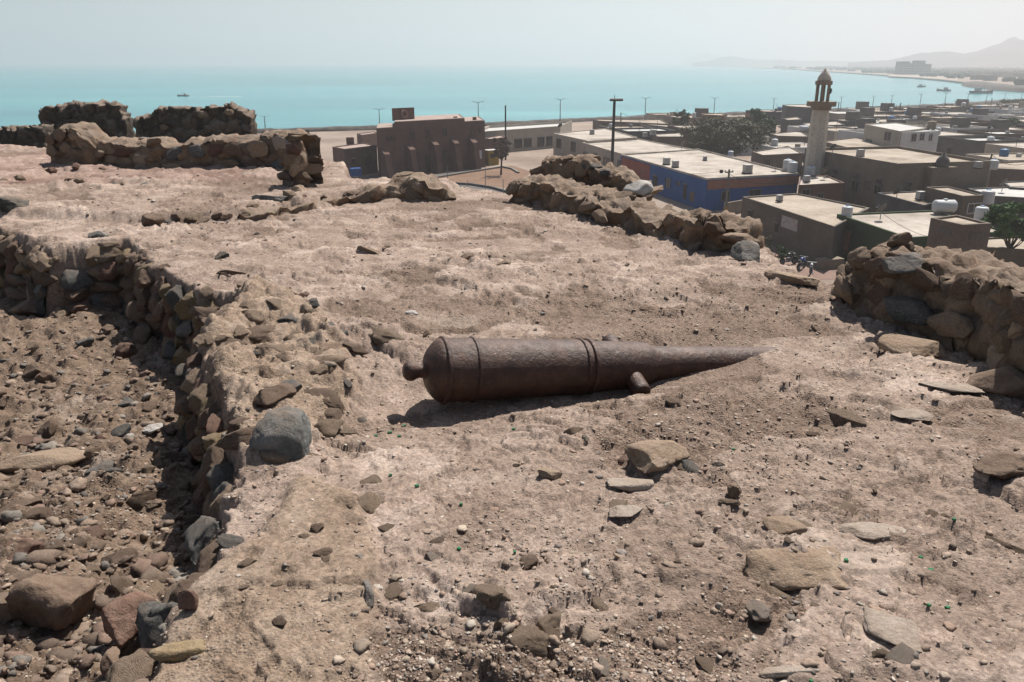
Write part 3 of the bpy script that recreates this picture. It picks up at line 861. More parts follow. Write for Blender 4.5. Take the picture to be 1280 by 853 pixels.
big_rock("plaster_lump", "grey-white lump at the near end of the sloping parapet", 938, 326, .28, .26, .22, M_GREY, 33, .2, sink=.25, cat="rock")
big_rock("plaster_lump", "long tan lump of mortar by the gap to the street", 990, 356, .48, .24, .10, M_TAN, 34, -.62, sink=.3, cat="rock")
big_rock("rock", "tan rock leaning on the end of the sloping parapet", 922, 302, .42, .2, .10, M_TAN, 35, -.3, z=.16, sink=.3)
big_rock("rock", "white rag-like plaster lump on the pit floor", 188, 545, .17, .09, .05, M_WHITE, 36, .7, sink=.2, rough=.2)
big_rock("rock", "small white stone left of the white plaster lump", 160, 552, .06, .06, .05, M_WHITE, 37, .2, sink=.2)
big_rock("rock", "dark stone with a pale top on the pit floor", 55, 478, .14, .12, .12, M_BROWN, 38, .2, sink=.2)
big_rock("rock", "long grey plaster slab at the left edge of the pit", 40, 590, .60, .30, .12, M_TAN, 39, .5, sink=.35, rough=.1)
big_rock("rock", "grey leaning stone in the shadow of the pit's back wall", 105, 434, .16, .08, .10, M_GREY, 40, .6, sink=.2)
big_rock("rock", "orange brown block crowning the right wall's left end", 1127, 306, .20, .14, .12, M_BROWN, 41, .1, z=.50, sink=.3)
big_rock("rock", "slate-blue stone on top of the right wall", 1130, 335, .30, .2, .13, M_GREY, 42, .1, z=.44, sink=.3)
big_rock("rock", "tan lump on the far edge right of the low ridge", 560, 250, .22, .2, .14, M_TAN, 43, .1, sink=.3)
big_rock("rock", "grey flat stone before the stump of the far parapet", 340, 256, .5, .22, .12, M_GREY, 44, .1, sink=.4)
big_rock("rock", "tan stone beside the grey flat stone near the far stump", 372, 252, .26, .2, .12, M_TAN, 45, .3, sink=.4)

# rocks on the pit floor, each its own
PR = random.Random(17)
sizes = {0: "fist-sized", 1: "head-sized", 2: "small"}
cn = {M_TAN.name: "tan", M_BROWN.name: "brown", M_GREY.name: "grey", M_RED.name: "reddish", M_DARK.name: "dark"}
cand = []
for _ in range(900):
    px = PR.uniform(-40, 270); py = 405 + 445 * PR.random() ** 1.2
    p = atz(px, py, -.5); cand.append((px, py, p.x, p.y))
ch, _, cp, _, _ = terrace_height(np.array([c_[2] for c_ in cand]), np.array([c_[3] for c_ in cand]))
cnt = 0
for (px, py, x_, y_), h_, p_ in zip(cand, ch, cp):
    if p_ < .98 or cnt >= 130: continue
    s = min(.13, max(.022, PR.lognormvariate(-3.1, .5)))
    m = PR.choice([M_TAN, M_TAN, M_BROWN, M_BROWN, M_TAN, M_RED, M_TAN, M_BROWN, M_GREY])
    o = rock("rubble_stone", PR.randrange(0, 14), m, (x_, y_, float(h_) - s * .12), (s * PR.uniform(.8, 1.2), s * PR.uniform(.6, 1), s * PR.uniform(.45, .75)),
             (PR.uniform(-.4, .4), PR.uniform(-.4, .4), PR.uniform(0, 6.3)))
    zone = "under the pit's back wall" if py < 480 else ("in the middle of the pit" if py < 620 else "in the near pit")
    shp = "flat" if o.scale.z < .52 * o.scale.x else ("blocky" if o.scale.y > .85 * o.scale.x else "long")
    side_ = "at the left " if px < 70 else ("at the right " if px > 170 else "")
    tag(o, "%s %s %s stone lying %s%s" % (shp, sizes[0 if .045 < s < .085 else (1 if s >= .085 else 2)], cn[m.name], side_, zone), "stone", "loose rubble stones in the pit")
    cnt += 1
# loose stones on the terrace floor
cand = []
for _ in range(200):
    px = PR.uniform(300, 1270); py = 270 + 580 * PR.random()
    p = atz(px, py, 0); cand.append((px, py, p.x, p.y))
ch, _, cp, _, _ = terrace_height(np.array([c_[2] for c_ in cand]), np.array([c_[3] for c_ in cand]))
cnt = 0
for (px, py, x_, y_), h_, p_ in zip(cand, ch, cp):
    if cnt >= 60 or p_ > .01 or h_ < -.2 or (-.8 < x_ < 1.8 and 3.5 < y_ < 4.9) or (x_ > 2.2 and y_ < 6): continue
    s = min(.06, max(.015, PR.lognormvariate(-3.6, .4)))
    m = PR.choice([M_TAN, M_BROWN, M_TAN, M_TAN, M_PALE, M_PALE])
    o = rock("loose_stone", PR.randrange(0, 14), m, (x_, y_, float(h_) + s * .02), (s * PR.uniform(.8, 1.5), s * PR.uniform(.6, 1), s * PR.uniform(.3, .6)),
             (PR.uniform(-.3, .3), PR.uniform(-.3, .3), PR.uniform(0, 6.3)))
    zone = "far behind the cannon" if py < 340 else ("just behind the cannon" if py < 420 else (("below the cannon" if px < 860 else "right of the cannon") if py < 700 else ("at the bottom edge" if px < 860 else "at the bottom right")))
    col = {M_PALE.name: "pale"}.get(m.name, cn.get(m.name))
    shp = "thin" if o.scale.z < .36 * o.scale.x else ("chunky" if o.scale.y > .75 * o.scale.x else "slim")
    tag(o, "%s %s %s stone lying loose %s" % (shp, "palm-sized" if s > .03 else "walnut-sized", col, zone), "stone", "loose stones on the terrace floor")
    cnt += 1
# green glass shards
M_GLASS = mat("green_bottle_glass", [(.01, .16, .05), (.02, .25, .09)], rough=.12, bump=0, spec=.6, grain=0)
for px, py in [(642, 538), (576, 628), (643, 700), (487, 535), (499, 543), (505, 525), (1160, 763), (1183, 765), (1163, 714), (1152, 690), (1058, 700), (916, 565), (470, 545), (574, 694), (1190, 662), (1014, 851), (521, 610), (488, 596)]:
    p = atz(px, py, 0); p = atz(px, py, th1(p.x, p.y)); z = th1(p.x, p.y)
    s = PR.uniform(.006, .012); a = PR.uniform(0, 6)
    pl = [(p.x + s * math.cos(a + k), p.y + s * .8 * math.sin(a + k)) for k in (0, 1.5, 2.9, 4.4)]
    o = MB().prism(pl, z + .002, z + .010).build("glass_shard", M_GLASS, at=(p.x, p.y, z))
    tag(o, "tiny shard of green bottle glass on the terrace gravel", "glass shard", "green glass shards")

# ------------------------------------------------------------------ the cannon
M_IRON = bpy.data.materials.new("rusty_painted_iron"); t, b = nt(M_IRON)
v = coords(t, 'world')
c = ramp(t, noise(t, v, 9, 7, .7), [(.3, (.020, .0085, .005)), (.5, (.046, .020, .0115)), (.7, (.092, .041, .023))])
c = mixc(t, .55, c, ramp(t, noise(t, v, 70, 4, .7), [(.3, .5), (.5, 1.0), (.72, 1.6)]), 'MULTIPLY')
nz = N(t, "ShaderNodeSeparateXYZ"); t.links.new(N(t, "ShaderNodeNewGeometry").outputs['Normal'], nz.inputs[0])
dust = mth(t, 'MULTIPLY', ramp(t, nz.outputs[2], [(.35, 0.0), (.95, 1.0)]), ramp(t, noise(t, v, 14, 6, .7), [(.35, .1), (.7, .75)]))
c = mixc(t, mth(t, 'MULTIPLY', dust, .30), c, (.17, .108, .076))
t.links.new(c, b.inputs['Base Color'])
t.links.new(ramp(t, noise(t, v, 20, 5, .7), [(.3, .38), (.7, .68)]), b.inputs['Roughness'])
b.inputs['Metallic'].default_value = .15; b.inputs['Specular IOR Level'].default_value = .5
bp = N(t, "ShaderNodeBump"); bp.inputs['Strength'].default_value = .8; bp.inputs['Distance'].default_value = .010
t.links.new(noise(t, v, 42, 7, .7), bp.inputs['Height']); t.links.new(bp.outputs[0], b.inputs['Normal'])

B0 = atz(550, 463, .095); M0 = atz(985, 452, -.118)
ax = (M0 - B0).normalized(); side = Vector((0, 0, 1)).cross(ax).normalized(); upv = ax.cross(side)
cannon = empty("cannon", (B0.x, B0.y, B0.z - .17), "rusty brown iron cannon barrel lying half sunk with its muzzle in the soil", "cannon")
def swept(name, prof, n=56, parent=cannon, origin=B0, d=ax, a1=None, a2=None, rough=.0025, seed=0):
    a1 = a1 or side; a2 = a2 or upv
    V = []
    for s, rad in prof:
        for i in range(n):
            an = 2 * math.pi * i / n
            V.append(tuple(origin + d * s + (a1 * math.cos(an) + a2 * math.sin(an)) * rad))
    V = np.array(V); k = len(prof)
    if rough:
        cc = np.repeat(np.array([tuple(origin + d * s) for s, _ in prof]), n, 0)
        nn = V - cc; nn /= (np.linalg.norm(nn, axis=1, keepdims=True) + 1e-9)
        V = V + nn * ((fbm3(V, 18, 4, 200 + seed) - .5) * rough * 2 + (fbm3(V, 60, 3, 210 + seed) - .5) * rough)[:, None]
    Fq = [(r_ * n + i, r_ * n + (i + 1) % n, (r_ + 1) * n + (i + 1) % n, (r_ + 1) * n + i) for r_ in range(k - 1) for i in range(n)]
    Fq += [tuple(range(n - 1, -1, -1)), tuple(range((k - 1) * n, k * n))]
    return mesh(name, V, Fq, M_IRON, parent, True)
roll = R(17); side, upv = side * math.cos(roll) + upv * math.sin(roll), upv * math.cos(roll) - side * math.sin(roll)
pr = [(-.085, .05), (-.078, .085), (-.062, .118), (-.04, .145), (-.018, .166), (0, .172)]
Lc = 2.3
for i in range(1, 91):
    s = Lc * i / 90
    rad = float(np.interp(s, [0, .17, .175, .84, .85, 1.22, 1.27, 2.0, 2.3], [.172, .174, .170, .153, .149, .134, .112, .094, .090]))
    pr.append((s, rad))
barrel = swept("barrel", pr, rough=.003)
for nm, s0, w, rad in (("base_ring", 0.0, .026, .184), ("reinforce_ring", .165, .022, .180), ("reinforce_ring", .80, .018, .163), ("reinforce_ring", .845, .026, .163)):
    swept(nm, [(s0, rad - .012), (s0 + .004, rad - .003), (s0 + .008, rad), (s0 + w - .006, rad), (s0 + w - .002, rad - .003), (s0 + w, rad - .012)], seed=int(s0 * 100))
swept("cascabel", [(-.20, .012), (-.198, .028), (-.190, .042), (-.176, .052), (-.160, .055), (-.145, .051), (-.128, .042), (-.112, .037), (-.096, .040), (-.082, .052), (-.07, .075)], 32, seed=4)
for sg in (-1, 1):
    o_ = B0 + ax * 1.10
    swept("trunnion", [(.09, .060), (.14, .053), (.235, .051), (.254, .047), (.258, .040)], 24, origin=o_, d=side * sg, a1=upv, a2=ax * sg, seed=9 + sg)

# ------------------------------------------------------------------ town ground, sea, far coast
SHORE = [(-2500, -60), (-300, 100), (-101, 172), (-62, 201), (-31, 213), (-4, 226), (13.5, 238), (46.5, 258), (86, 281), (129, 303), (172, 330), (230, 378), (300, 438), (338, 478), (345, 505), (325, 540), (368, 681), (414, 824), (497, 1164), (659, 1974), (943, 3916), (1500, 7000), (1938, 9400)]
land = [tuple(p) for p in SHORE] + [(9400, 9400), (9400, -60)]
M_TOWN = mat("dusty_street", [(.27, .195, .15), (.36, .275, .215), (.44, .345, .275)], scale=.08, bump=.3, bscale=1.2, dist=.1, grain=.4)
tag(MB().prism(land, SEA - 2, G).build("town_ground", M_TOWN), "dusty pinkish ground under the town", kind="structure")

M_SEA = bpy.data.materials.new("turquoise_sea"); t, b = nt(M_SEA)
v = coords(t, 'world')
mp = N(t, "ShaderNodeMapping"); mp.inputs['Scale'].default_value = (.0012, .006, .006); mp.inputs['Rotation'].default_value = (0, 0, R(-8)); t.links.new(v, mp.inputs['Vector'])
c = ramp(t, noise(t, mp.outputs[0], 3.0, 6, .6), [(.30, (.010, .140, .156)), (.5, (.020, .188, .203)), (.70, (.048, .262, .268))])
t.links.new(c, b.inputs['Base Color'])
b.inputs['Roughness'].default_value = .2; b.inputs['IOR'].default_value = 1.33; b.inputs['Specular IOR Level'].default_value = .36
bp = N(t, "ShaderNodeBump"); bp.inputs['Strength'].default_value = .35; bp.inputs['Distance'].default_value = .5
mp2 = N(t, "ShaderNodeMapping"); mp2.inputs['Scale'].default_value = (.06, .18, .1); mp2.inputs['Rotation'].default_value = (0, 0, R(12)); t.links.new(v, mp2.inputs['Vector'])
t.links.new(noise(t, mp2.outputs[0], 2.0, 6, .6), bp.inputs['Height']); t.links.new(bp.outputs[0], b.inputs['Normal'])
tag(mesh("sea", [(-9400, -400, SEA), (9400, -400, SEA), (9400, 9450, SEA), (-9400, 9450, SEA)], [(0, 1, 2, 3)], M_SEA), "calm hazy turquoise sea", kind="structure")

# the rough rock embankment along the shore
def sweep_bank(name, label, line, w, h, m, z, seed, step=2.0):
    pts = []
    for i in range(len(line) - 1):
        a, c_ = Vector(line[i] + (0,)), Vector(line[i + 1] + (0,))
        n = max(1, int((c_ - a).length / step))
        pts += [a.lerp(c_, k / n) for k in range(n)]
    pts.append(Vector(line[-1] + (0,)))
    V = []
    prof = [(-.5, -1.5), (-.42, .3), (-.3, .8), (-.1, 1), (.1, 1), (.3, .8), (.42, .3), (.5, -1.5)]
    for i, p in enumerate(pts):
        d = (pts[min(i + 1, len(pts) - 1)] - pts[max(i - 1, 0)]).normalized(); nb = Vector((-d.y, d.x, 0))
        for u, zz in prof: V.append(tuple(p + nb * u * w + Vector((0, 0, z + zz * h))))
    V = np.array(V); r = np.random.RandomState(seed)
    V = V + r.normal(0, .16, V.shape) * np.array([1, 1, .8])
    k = len(prof); ii = np.arange(len(V)).reshape(-1, k)
    Fq = np.stack([ii[:-1, :-1], ii[1:, :-1], ii[1:, 1:], ii[:-1, 1:]], -1).reshape(-1, 4)[:, ::-1]
    return tag(mesh(name, V, Fq, m), label, "embankment")
M_RIPRAP = mat("dark_riprap", [(.05, .045, .04), (.10, .085, .072), (.17, .14, .115)], scale=.6, bump=.8, bscale=2, dist=.3, grain=.5)
sweep_bank("sea_embankment", "dark rock embankment running along the shore", [(-300, 100), (-101, 172), (-62, 201), (-31, 213), (-4, 226), (13.5, 238), (46.5, 258), (86, 281), (129, 303), (172, 330), (230, 378), (300, 438)], 4.5, .85, M_RIPRAP, G, 5)

# hills behind the bay
def ridge(name, label, prof, D, depth, seed, m, z0=G):
    xs = np.linspace(prof[0][0], prof[-1][0], 150)
    ys = np.interp(xs, [p[0] for p in prof], [p[1] for p in prof])
    V = []; nd = 24
    for x, y in zip(xs, ys):
        c_ = aty(x, y, D)
        for k in range(nd):
            u = k / (nd - 1) * 2 - 1
            hgt = max(0, c_.z - z0) * max(0, 1 - abs(u) ** 1.3)
            q = (c_.x * (1 + u * depth / D), D + u * depth, z0 - 1 + hgt)
            V.append(q)
    V = np.array(V)
    hh = V[:, 2] - z0
    n_ = fbm2(V[:, 0] / 160, V[:, 1] / 160, 5, seed) - .5
    V[:, 2] += n_ * np.clip(hh, 0, 60) * .7
    ii = np.arange(len(V)).reshape(-1, nd)
    Fq = np.stack([ii[:-1, :-1], ii[1:, :-1], ii[1:, 1:], ii[:-1, 1:]], -1).reshape(-1, 4)
    return tag(mesh(name, V, Fq, m, smooth=True), label, kind="structure")
M_HILL = mat("bare_hill", [(.10, .085, .08), (.15, .125, .115), (.21, .175, .16)], scale=.006, bump=.5, bscale=.02, dist=8, grain=.3)
ridge("hills", "hazy bare mountain rising behind the bay", [(1060, 79), (1110, 76), (1150, 68), (1185, 65), (1205, 67), (1240, 58), (1268, 50), (1285, 55), (1340, 48), (1420, 62), (1520, 72)], 2450, 420, 3, M_HILL)
ridge("hills", "low hazy headland at the far side of the bay", [(865, 78.5), (885, 76.5), (910, 72), (935, 74), (960, 75), (975, 73.5), (1000, 75), (1040, 76), (1080, 76), (1130, 78), (1180, 78.3)], 3900, 400, 5, M_HILL)
ridge("hills", "faint distant hill beyond the headland", [(850, 78), (870, 70), (885, 65), (905, 70), (925, 77)], 6500, 400, 6, M_HILL)

M_FARW = mat("far_plaster", [(.30, .25, .21), (.42, .36, .31), (.55, .50, .45)], scale=.01, bump=0, space='object', rnd=.35)
M_LEAF_FAR = mat("far_foliage", [(.03, .045, .025), (.05, .07, .035), (.08, .095, .05)], scale=.2, bump=0)
fr = random.Random(23)
mbf = MB(); mbg = MB()
def right_of_bay(x, y):
    pts = SHORE[13:]
    for (x0, y0), (x1, y1) in zip(pts, pts[1:]):
        if y0 <= y <= y1: return x - (x0 + (x1 - x0) * (y - y0) / (y1 - y0))
    return -1
for _ in range(900):
    y = 480 + 2100 * fr.random() ** 1.3
    x = fr.uniform(.28, .75) * y
    q = right_of_bay(x, y)
    if q < 25: continue
    if fr.random() < .45:
        mbf.box((x, y, G + 2), (fr.uniform(8, 22), fr.uniform(8, 18), fr.uniform(3, 7)), fr.uniform(0, 1.5))
    else:
        for k in range(4):
            s = fr.uniform(2.2, 5)
            mbg.lathe((x + fr.uniform(-9, 9), y + fr.uniform(-9, 9), G - .5), [(s * .5, 0), (s, s * .5), (s * .8, s), (s * .2, s * 1.3)], 6)
mbf.build("far_town", M_FARW); tag(bpy.data.objects["far_town"], "hazy far houses spread along the bay", kind="stuff")
mbg.build("far_trees", M_LEAF_FAR); tag(bpy.data.objects["far_trees"], "hazy far palms and trees along the bay", kind="stuff")
# big block beyond the bay
hb = aty(1141, 93, 1180.0); hb.z = G
hotel = empty("hotel_block", hb, "large hazy many-storeyed block beyond the bay", "building")
hx = 36 / FPX * 1180 * 1.0
M_HOT = mat("hotel_wall", [(.16, .13, .115), (.22, .18, .155)], scale=.05, bump=0)
for dx, w, hh in ((-.34, .30, 17), (-.08, .24, 14.5), (.16, .26, 18), (.40, .24, 13.5)):
    MB().box((hb.x + dx * hx, hb.y + abs(dx) * 10, G + hh / 2), (w * hx, 16, hh)).build("tower_block", M_HOT, hotel)
for k in range(4):
    MB().box((hb.x, hb.y - 9.2, G + 3 + 3 * k), (hx * .96, 1.2, .8)).build("balcony_band", M_FARW, hotel)
# dark rock spit and pale beach in the bay
sweep_bank("rock_spit", "dark rocky spit reaching into the bay at the far right", [(345, 500), (322, 528), (326, 560), (350, 640), (368, 681)], 22, 1.6, M_RIPRAP, G, 9, 6)
M_SAND = mat("pale_sand", [(.45, .36, .28), (.55, .45, .36)], scale=.05, bump=0)
bp_ = [atz(x, y, G + .05) for x, y in ((1110, 95.5), (1150, 97), (1195, 100.5), (1198, 97.5), (1150, 94.5), (1112, 93.8))]
tag(mesh("beach", [tuple(p) for p in bp_], [tuple(range(6))], M_SAND), "pale strip of beach on the far side of the bay", kind="structure")

# boats
M_HULL = mat("boat_hull", [(.10, .09, .09), (.2, .18, .17)], scale=1, bump=0); M_FOAM = mat("foam", [(.7, .74, .74), (.85, .87, .87)], scale=.5, bump=.3, bscale=1)
M_CABIN = mat("boat_cabin", [(.6, .6, .58), (.7, .7, .68)], bump=0)
def boat(px, py, length, heading, label):
    p = atz(px, py, SEA)
    root = empty("fishing_boat", p, label, "boat", "boats on the bay")
    d = Vector((math.cos(heading), math.sin(heading), 0)); n_ = Vector((-d.y, d.x, 0))
    L, W = length, length * .26
    st = [(-.5, .8, .9), (-.2, 1, .8), (.2, .9, .9), (.42, .45, 1.2), (.5, .05, 1.5)]
    V = []
    for s, w, zt in st:
        c_ = p + d * s * L
        V += [tuple(c_ + n_ * w * W / 2 + Vector((0, 0, zt * L * .11))), tuple(c_ + n_ * w * W * .3 + Vector((0, 0, -.2))), tuple(c_ - n_ * w * W * .3 + Vector((0, 0, -.2))), tuple(c_ - n_ * w * W / 2 + Vector((0, 0, zt * L * .11)))]
    Fq = [(i * 4 + k, i * 4 + (k + 1) % 4, i * 4 + 4 + (k + 1) % 4, i * 4 + 4 + k) for i in range(4) for k in range(4)] + [(0, 1, 2, 3), (16, 19, 18, 17)]
    mesh("hull", V, Fq, M_HULL, root)
    MB().box(p - d * L * .18 + Vector((0, 0, L * .15)), (L * .22, W * .6, L * .16), heading).build("cabin", M_CABIN, root)
    MB().tube(p + d * L * .1, p + d * L * .1 + Vector((0, 0, L * .42)), .06).build("mast", M_HULL, root)
    return root, p, d, n_
bt, p, d, n_ = boat(229, 120.5, 6.5, math.pi - .1, "small dark motor boat trailing white foam on the open sea")
wk = [p - d * 2.5 + n_ * .5, p - d * 2.5 - n_ * .5, p - d * 22 - n_ * 1.9, p - d * 33 - n_ * 1.2, p - d * 33 + n_ * 1.2, p - d * 22 + n_ * 1.9]
tag(mesh("boat_wake", [(q.x, q.y, SEA + .05) for q in wk], [tuple(range(6))], M_FOAM), "white foam trail behind the small motor boat", kind="stuff")
boat(1152, 109, 9, .5, "pale far boat at anchor, farthest out in the bay")
boat(1179, 114, 10, 2.0, "dark boat with a mast at anchor in the bay")
boat(1227, 117, 15, .2, "long dark boat moored near the rocky spit")

# ------------------------------------------------------------------ ruined walls on the next bastion, behind the far parapet
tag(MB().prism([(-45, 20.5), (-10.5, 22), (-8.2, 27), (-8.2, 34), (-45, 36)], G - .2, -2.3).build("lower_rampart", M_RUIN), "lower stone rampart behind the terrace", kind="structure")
def ruin(name, label, px0, px1, D, tops, seed, holes=(), thick=.8, cell=.085, zb=-2.35):
    """wall of masonry cells; tops: (px, py) of its broken skyline; holes: (px, py, radius px)"""
    a = aty(px0, 160, D); c_ = aty(px1, 160, D)
    nx = int((c_.x - a.x) / cell)
    ztop = [aty(p, q, D).z for p, q in tops]; xt = [aty(p, q, D).x for p, q in tops]
    r = np.random.RandomState(seed)
    cells = set()
    nz = int((max(ztop) - zb) / cell) + 2
    hl = [(aty(p, q, D), rr_ / FPX * D) for p, q, rr_ in holes]
    for i in range(nx):
        x = a.x + (i + .5) * cell
        zt = np.interp(x, xt, ztop) + .16 * (float(n2(np.array([x * 2.7]), np.array([seed * 1.0]), 3)[0]) - .5) + r.normal(0, .02)
        for k in range(nz):
            z = zb + (k + .5) * cell
            if z > zt: continue
            if any(math.hypot(x - h.x, z - h.z) < q for h, q in hl): continue
            cells.add((i, k))
    V = []; idx = {}; Fq = []
    nyc = 6
    def vid(i, j, k):
        if (i, j, k) not in idx:
            idx[(i, j, k)] = len(V); V.append((a.x + i * cell, D + j * thick / nyc, zb + k * cell))
        return idx[(i, j, k)]
    for (i, k) in cells:
        for j in range(nyc):
            q = [vid(i + di, j + dj, k + dk) for di, dj, dk in ((0, 0, 0), (1, 0, 0), (1, 1, 0), (0, 1, 0), (0, 0, 1), (1, 0, 1), (1, 1, 1), (0, 1, 1))]
            if j == 0: Fq.append((q[0], q[1], q[5], q[4]))
            if j == nyc - 1: Fq.append((q[2], q[3], q[7], q[6]))
            if (i - 1, k) not in cells: Fq.append((q[3], q[0], q[4], q[7]))
            if (i + 1, k) not in cells: Fq.append((q[1], q[2], q[6], q[5]))
            if (i, k + 1) not in cells: Fq.append((q[4], q[5], q[6], q[7]))
    V = np.array(V)
    V = V + (np.stack([fbm3(V + o_, 3.3, 3, seed + o_) for o_ in (0, 7, 13)], -1) - .5) * np.array([.30, .36, .22])
    f1, f2, cl_ = worley3(V, 3.1, seed + 60)
    V[:, 1] -= (sstep(.02, .3, f2 - f1) - .5) * .12 * sstep(D + thick * .6, D, V[:, 1]) + (cl_ - .5) * .06
    V[:, 2] += (cl_ - .5) * .10
    root = empty(name, (a.x, D, zb), label, "ruined wall")
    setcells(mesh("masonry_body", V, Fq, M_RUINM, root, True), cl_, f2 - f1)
    rr_ = random.Random(seed)
    for (i, k) in sorted(cells):
        if rr_.random() < .022 and (i + k) % 2 == 0:
            rock("stone", rr_.randrange(14), rr_.choice([M_BROWN, M_DARK, M_BROWN, M_TAN]), (a.x + (i + .5) * cell, D + .0, zb + (k + .5) * cell), (rr_.uniform(.12, .22), .12, rr_.uniform(.08, .16)), (rr_.uniform(-.2, .2), rr_.uniform(-.3, .3), 0), root)
    return root
ruin("ruined_wall", "tall dark ruined wall with two small holes, behind the left stub", 52, 158, 30, [(50, 136), (70, 132), (130, 131), (146, 134), (150, 142), (160, 158)], 4, holes=[(87, 149, 3.2), (96, 150, 2.4)])
ruin("ruined_wall", "dark ruined wall with a stepped top, behind the middle of the far parapet", 170, 316, 30, [(169, 149), (193, 147), (196, 138), (250, 137), (286, 133), (300, 139), (312, 142), (317, 168)], 5, holes=[])
ruin("ruined_wall", "low dark ruined wall at the left edge of the picture", -120, 54, 29, [(-120, 172), (0, 162), (40, 160), (56, 160)], 6)

# ------------------------------------------------------------------ the town
def plaster(name, c0, c1, rough=.9):
    return mat(name, [c0, c1], scale=.5, bump=.3, bscale=3, dist=.05, rough=rough, grain=.45)
W_GREY = plaster("grey_render", (.12, .11, .098), (.19, .172, .155)); W_BROWN = plaster("brown_render", (.155, .118, .09), (.225, .175, .138))
W_CREAM = plaster("cream_render", (.50, .43, .345), (.62, .54, .45)); W_WHITE = plaster("white_render", (.78, .76, .72), (.9, .88, .85))
W_TAN = plaster("tan_render", (.30, .24, .18), (.38, .31, .24)); W_MUD = plaster("red_mud_brick", (.145, .080, .062), (.215, .122, .094))
W_BLUE = plaster("blue_paint", (.025, .10, .33), (.045, .15, .43)); W_REDP = plaster("red_paint", (.36, .085, .052), (.48, .14, .09))
W_ORANGE = plaster("orange_brown_render", (.36, .16, .10), (.46, .22, .145)); W_GREEN = plaster("green_paint", (.045, .075, .03), (.075, .11, .05))
W_DKGREY = plaster("dark_grey_block", (.085, .082, .085), (.13, .125, .125)); W_BRICK = plaster("ochre_brick", (.27, .17, .10), (.36, .24, .15)); W_STONE = plaster("rubble_render", (.13, .11, .085), (.21, .175, .14))
RF_PALE = mat("pale_roof_screed", [(.32, .265, .215), (.56, .49, .415), (.67, .595, .51)], scale=.25, bump=.3, bscale=2, dist=.05, grain=.35)
RF_TAN = mat("tan_roof_screed", [(.26, .205, .155), (.47, .385, .30), (.58, .49, .39)], scale=.25, bump=.3, bscale=2, dist=.05, grain=.4)
RF_WHITE = mat("white_roof", [(.60, .58, .54), (.72, .70, .66)], scale=.3, bump=.2, bscale=2, grain=.3)
RF_PINK = mat("pink_roof_screed", [(.42, .31, .26), (.50, .39, .33)], scale=.3, bump=.2, bscale=2, grain=.3)
M_PANE = mat("dark_window", [(.012, .012, .013), (.03, .028, .028)], scale=.4, rough=.25, bump=0, spec=.5, grain=0)
M_FRAME = plaster("window_frame_grey", (.20, .18, .16), (.28, .26, .24)); M_FRAMEW = plaster("window_frame_white", (.6, .58, .55), (.7, .68, .65))
M_DOOR = plaster("dark_door", (.04, .03, .026), (.08, .06, .05)); M_STEEL = mat("galvanised_steel", [(.25, .26, .27), (.35, .36, .37)], scale=2, rough=.45, bump=0, metal=.6)
M_POLE = mat("dark_pole", [(.035, .03, .028), (.07, .06, .055)], scale=2, bump=.2); M_CONC = mat("concrete_pole", [(.22, .20, .18), (.30, .275, .25)], scale=2, bump=.2)
M_TANKW = mat("white_tank", [(.62, .63, .63), (.72, .73, .73)], rough=.5, bump=0, grain=.1); M_TANKB = mat("blue_tank", [(.05, .16, .33), (.07, .22, .42)], rough=.5, bump=0, grain=.1)
M_YEL = plaster("yellow_paint", (.42, .28, .04), (.52, .36, .07)); M_ORNT = plaster("orange_paint", (.38, .16, .06), (.46, .22, .09))
FOOT = []
def inset(poly, d):
    c_ = Vector((0, 0, 0))
    for p in poly: c_ += Vector((p[0], p[1], 0))
    c_ /= len(poly)
    out = []
    for p in poly:
        q = Vector((p[0], p[1], 0)) - c_
        out.append(tuple((c_ + q * max(.2, 1 - d * 1.4 / q.length))[:2]))
    return out
def opening(root, a, c_, rect, kind, wallref, fm=None, out=1):
    """window or door on the wall between world corners a and c_, from a pixel rectangle"""
    d = (c_ - a); d.z = 0; d.normalize(); n_ = Vector((d.y, -d.x, 0))
    x0, y0, x1, y1 = rect; xm, ym = (x0 + x1) / 2, (y0 + y1) / 2
    s0 = (on_plane(x0, ym, a, n_) - a).dot(d); s1 = (on_plane(x1, ym, a, n_) - a).dot(d)
    z0 = on_plane(xm, y1, a, n_).z; z1 = on_plane(xm, y0, a, n_).z
    s0, s1 = min(s0, s1), max(s0, s1)
    if n_.dot(Vector((0, 0, CZ)) - a) < 0: n_ = -n_
    place_opening(root, a, d, n_, s0, s1, z0, z1, kind, fm)
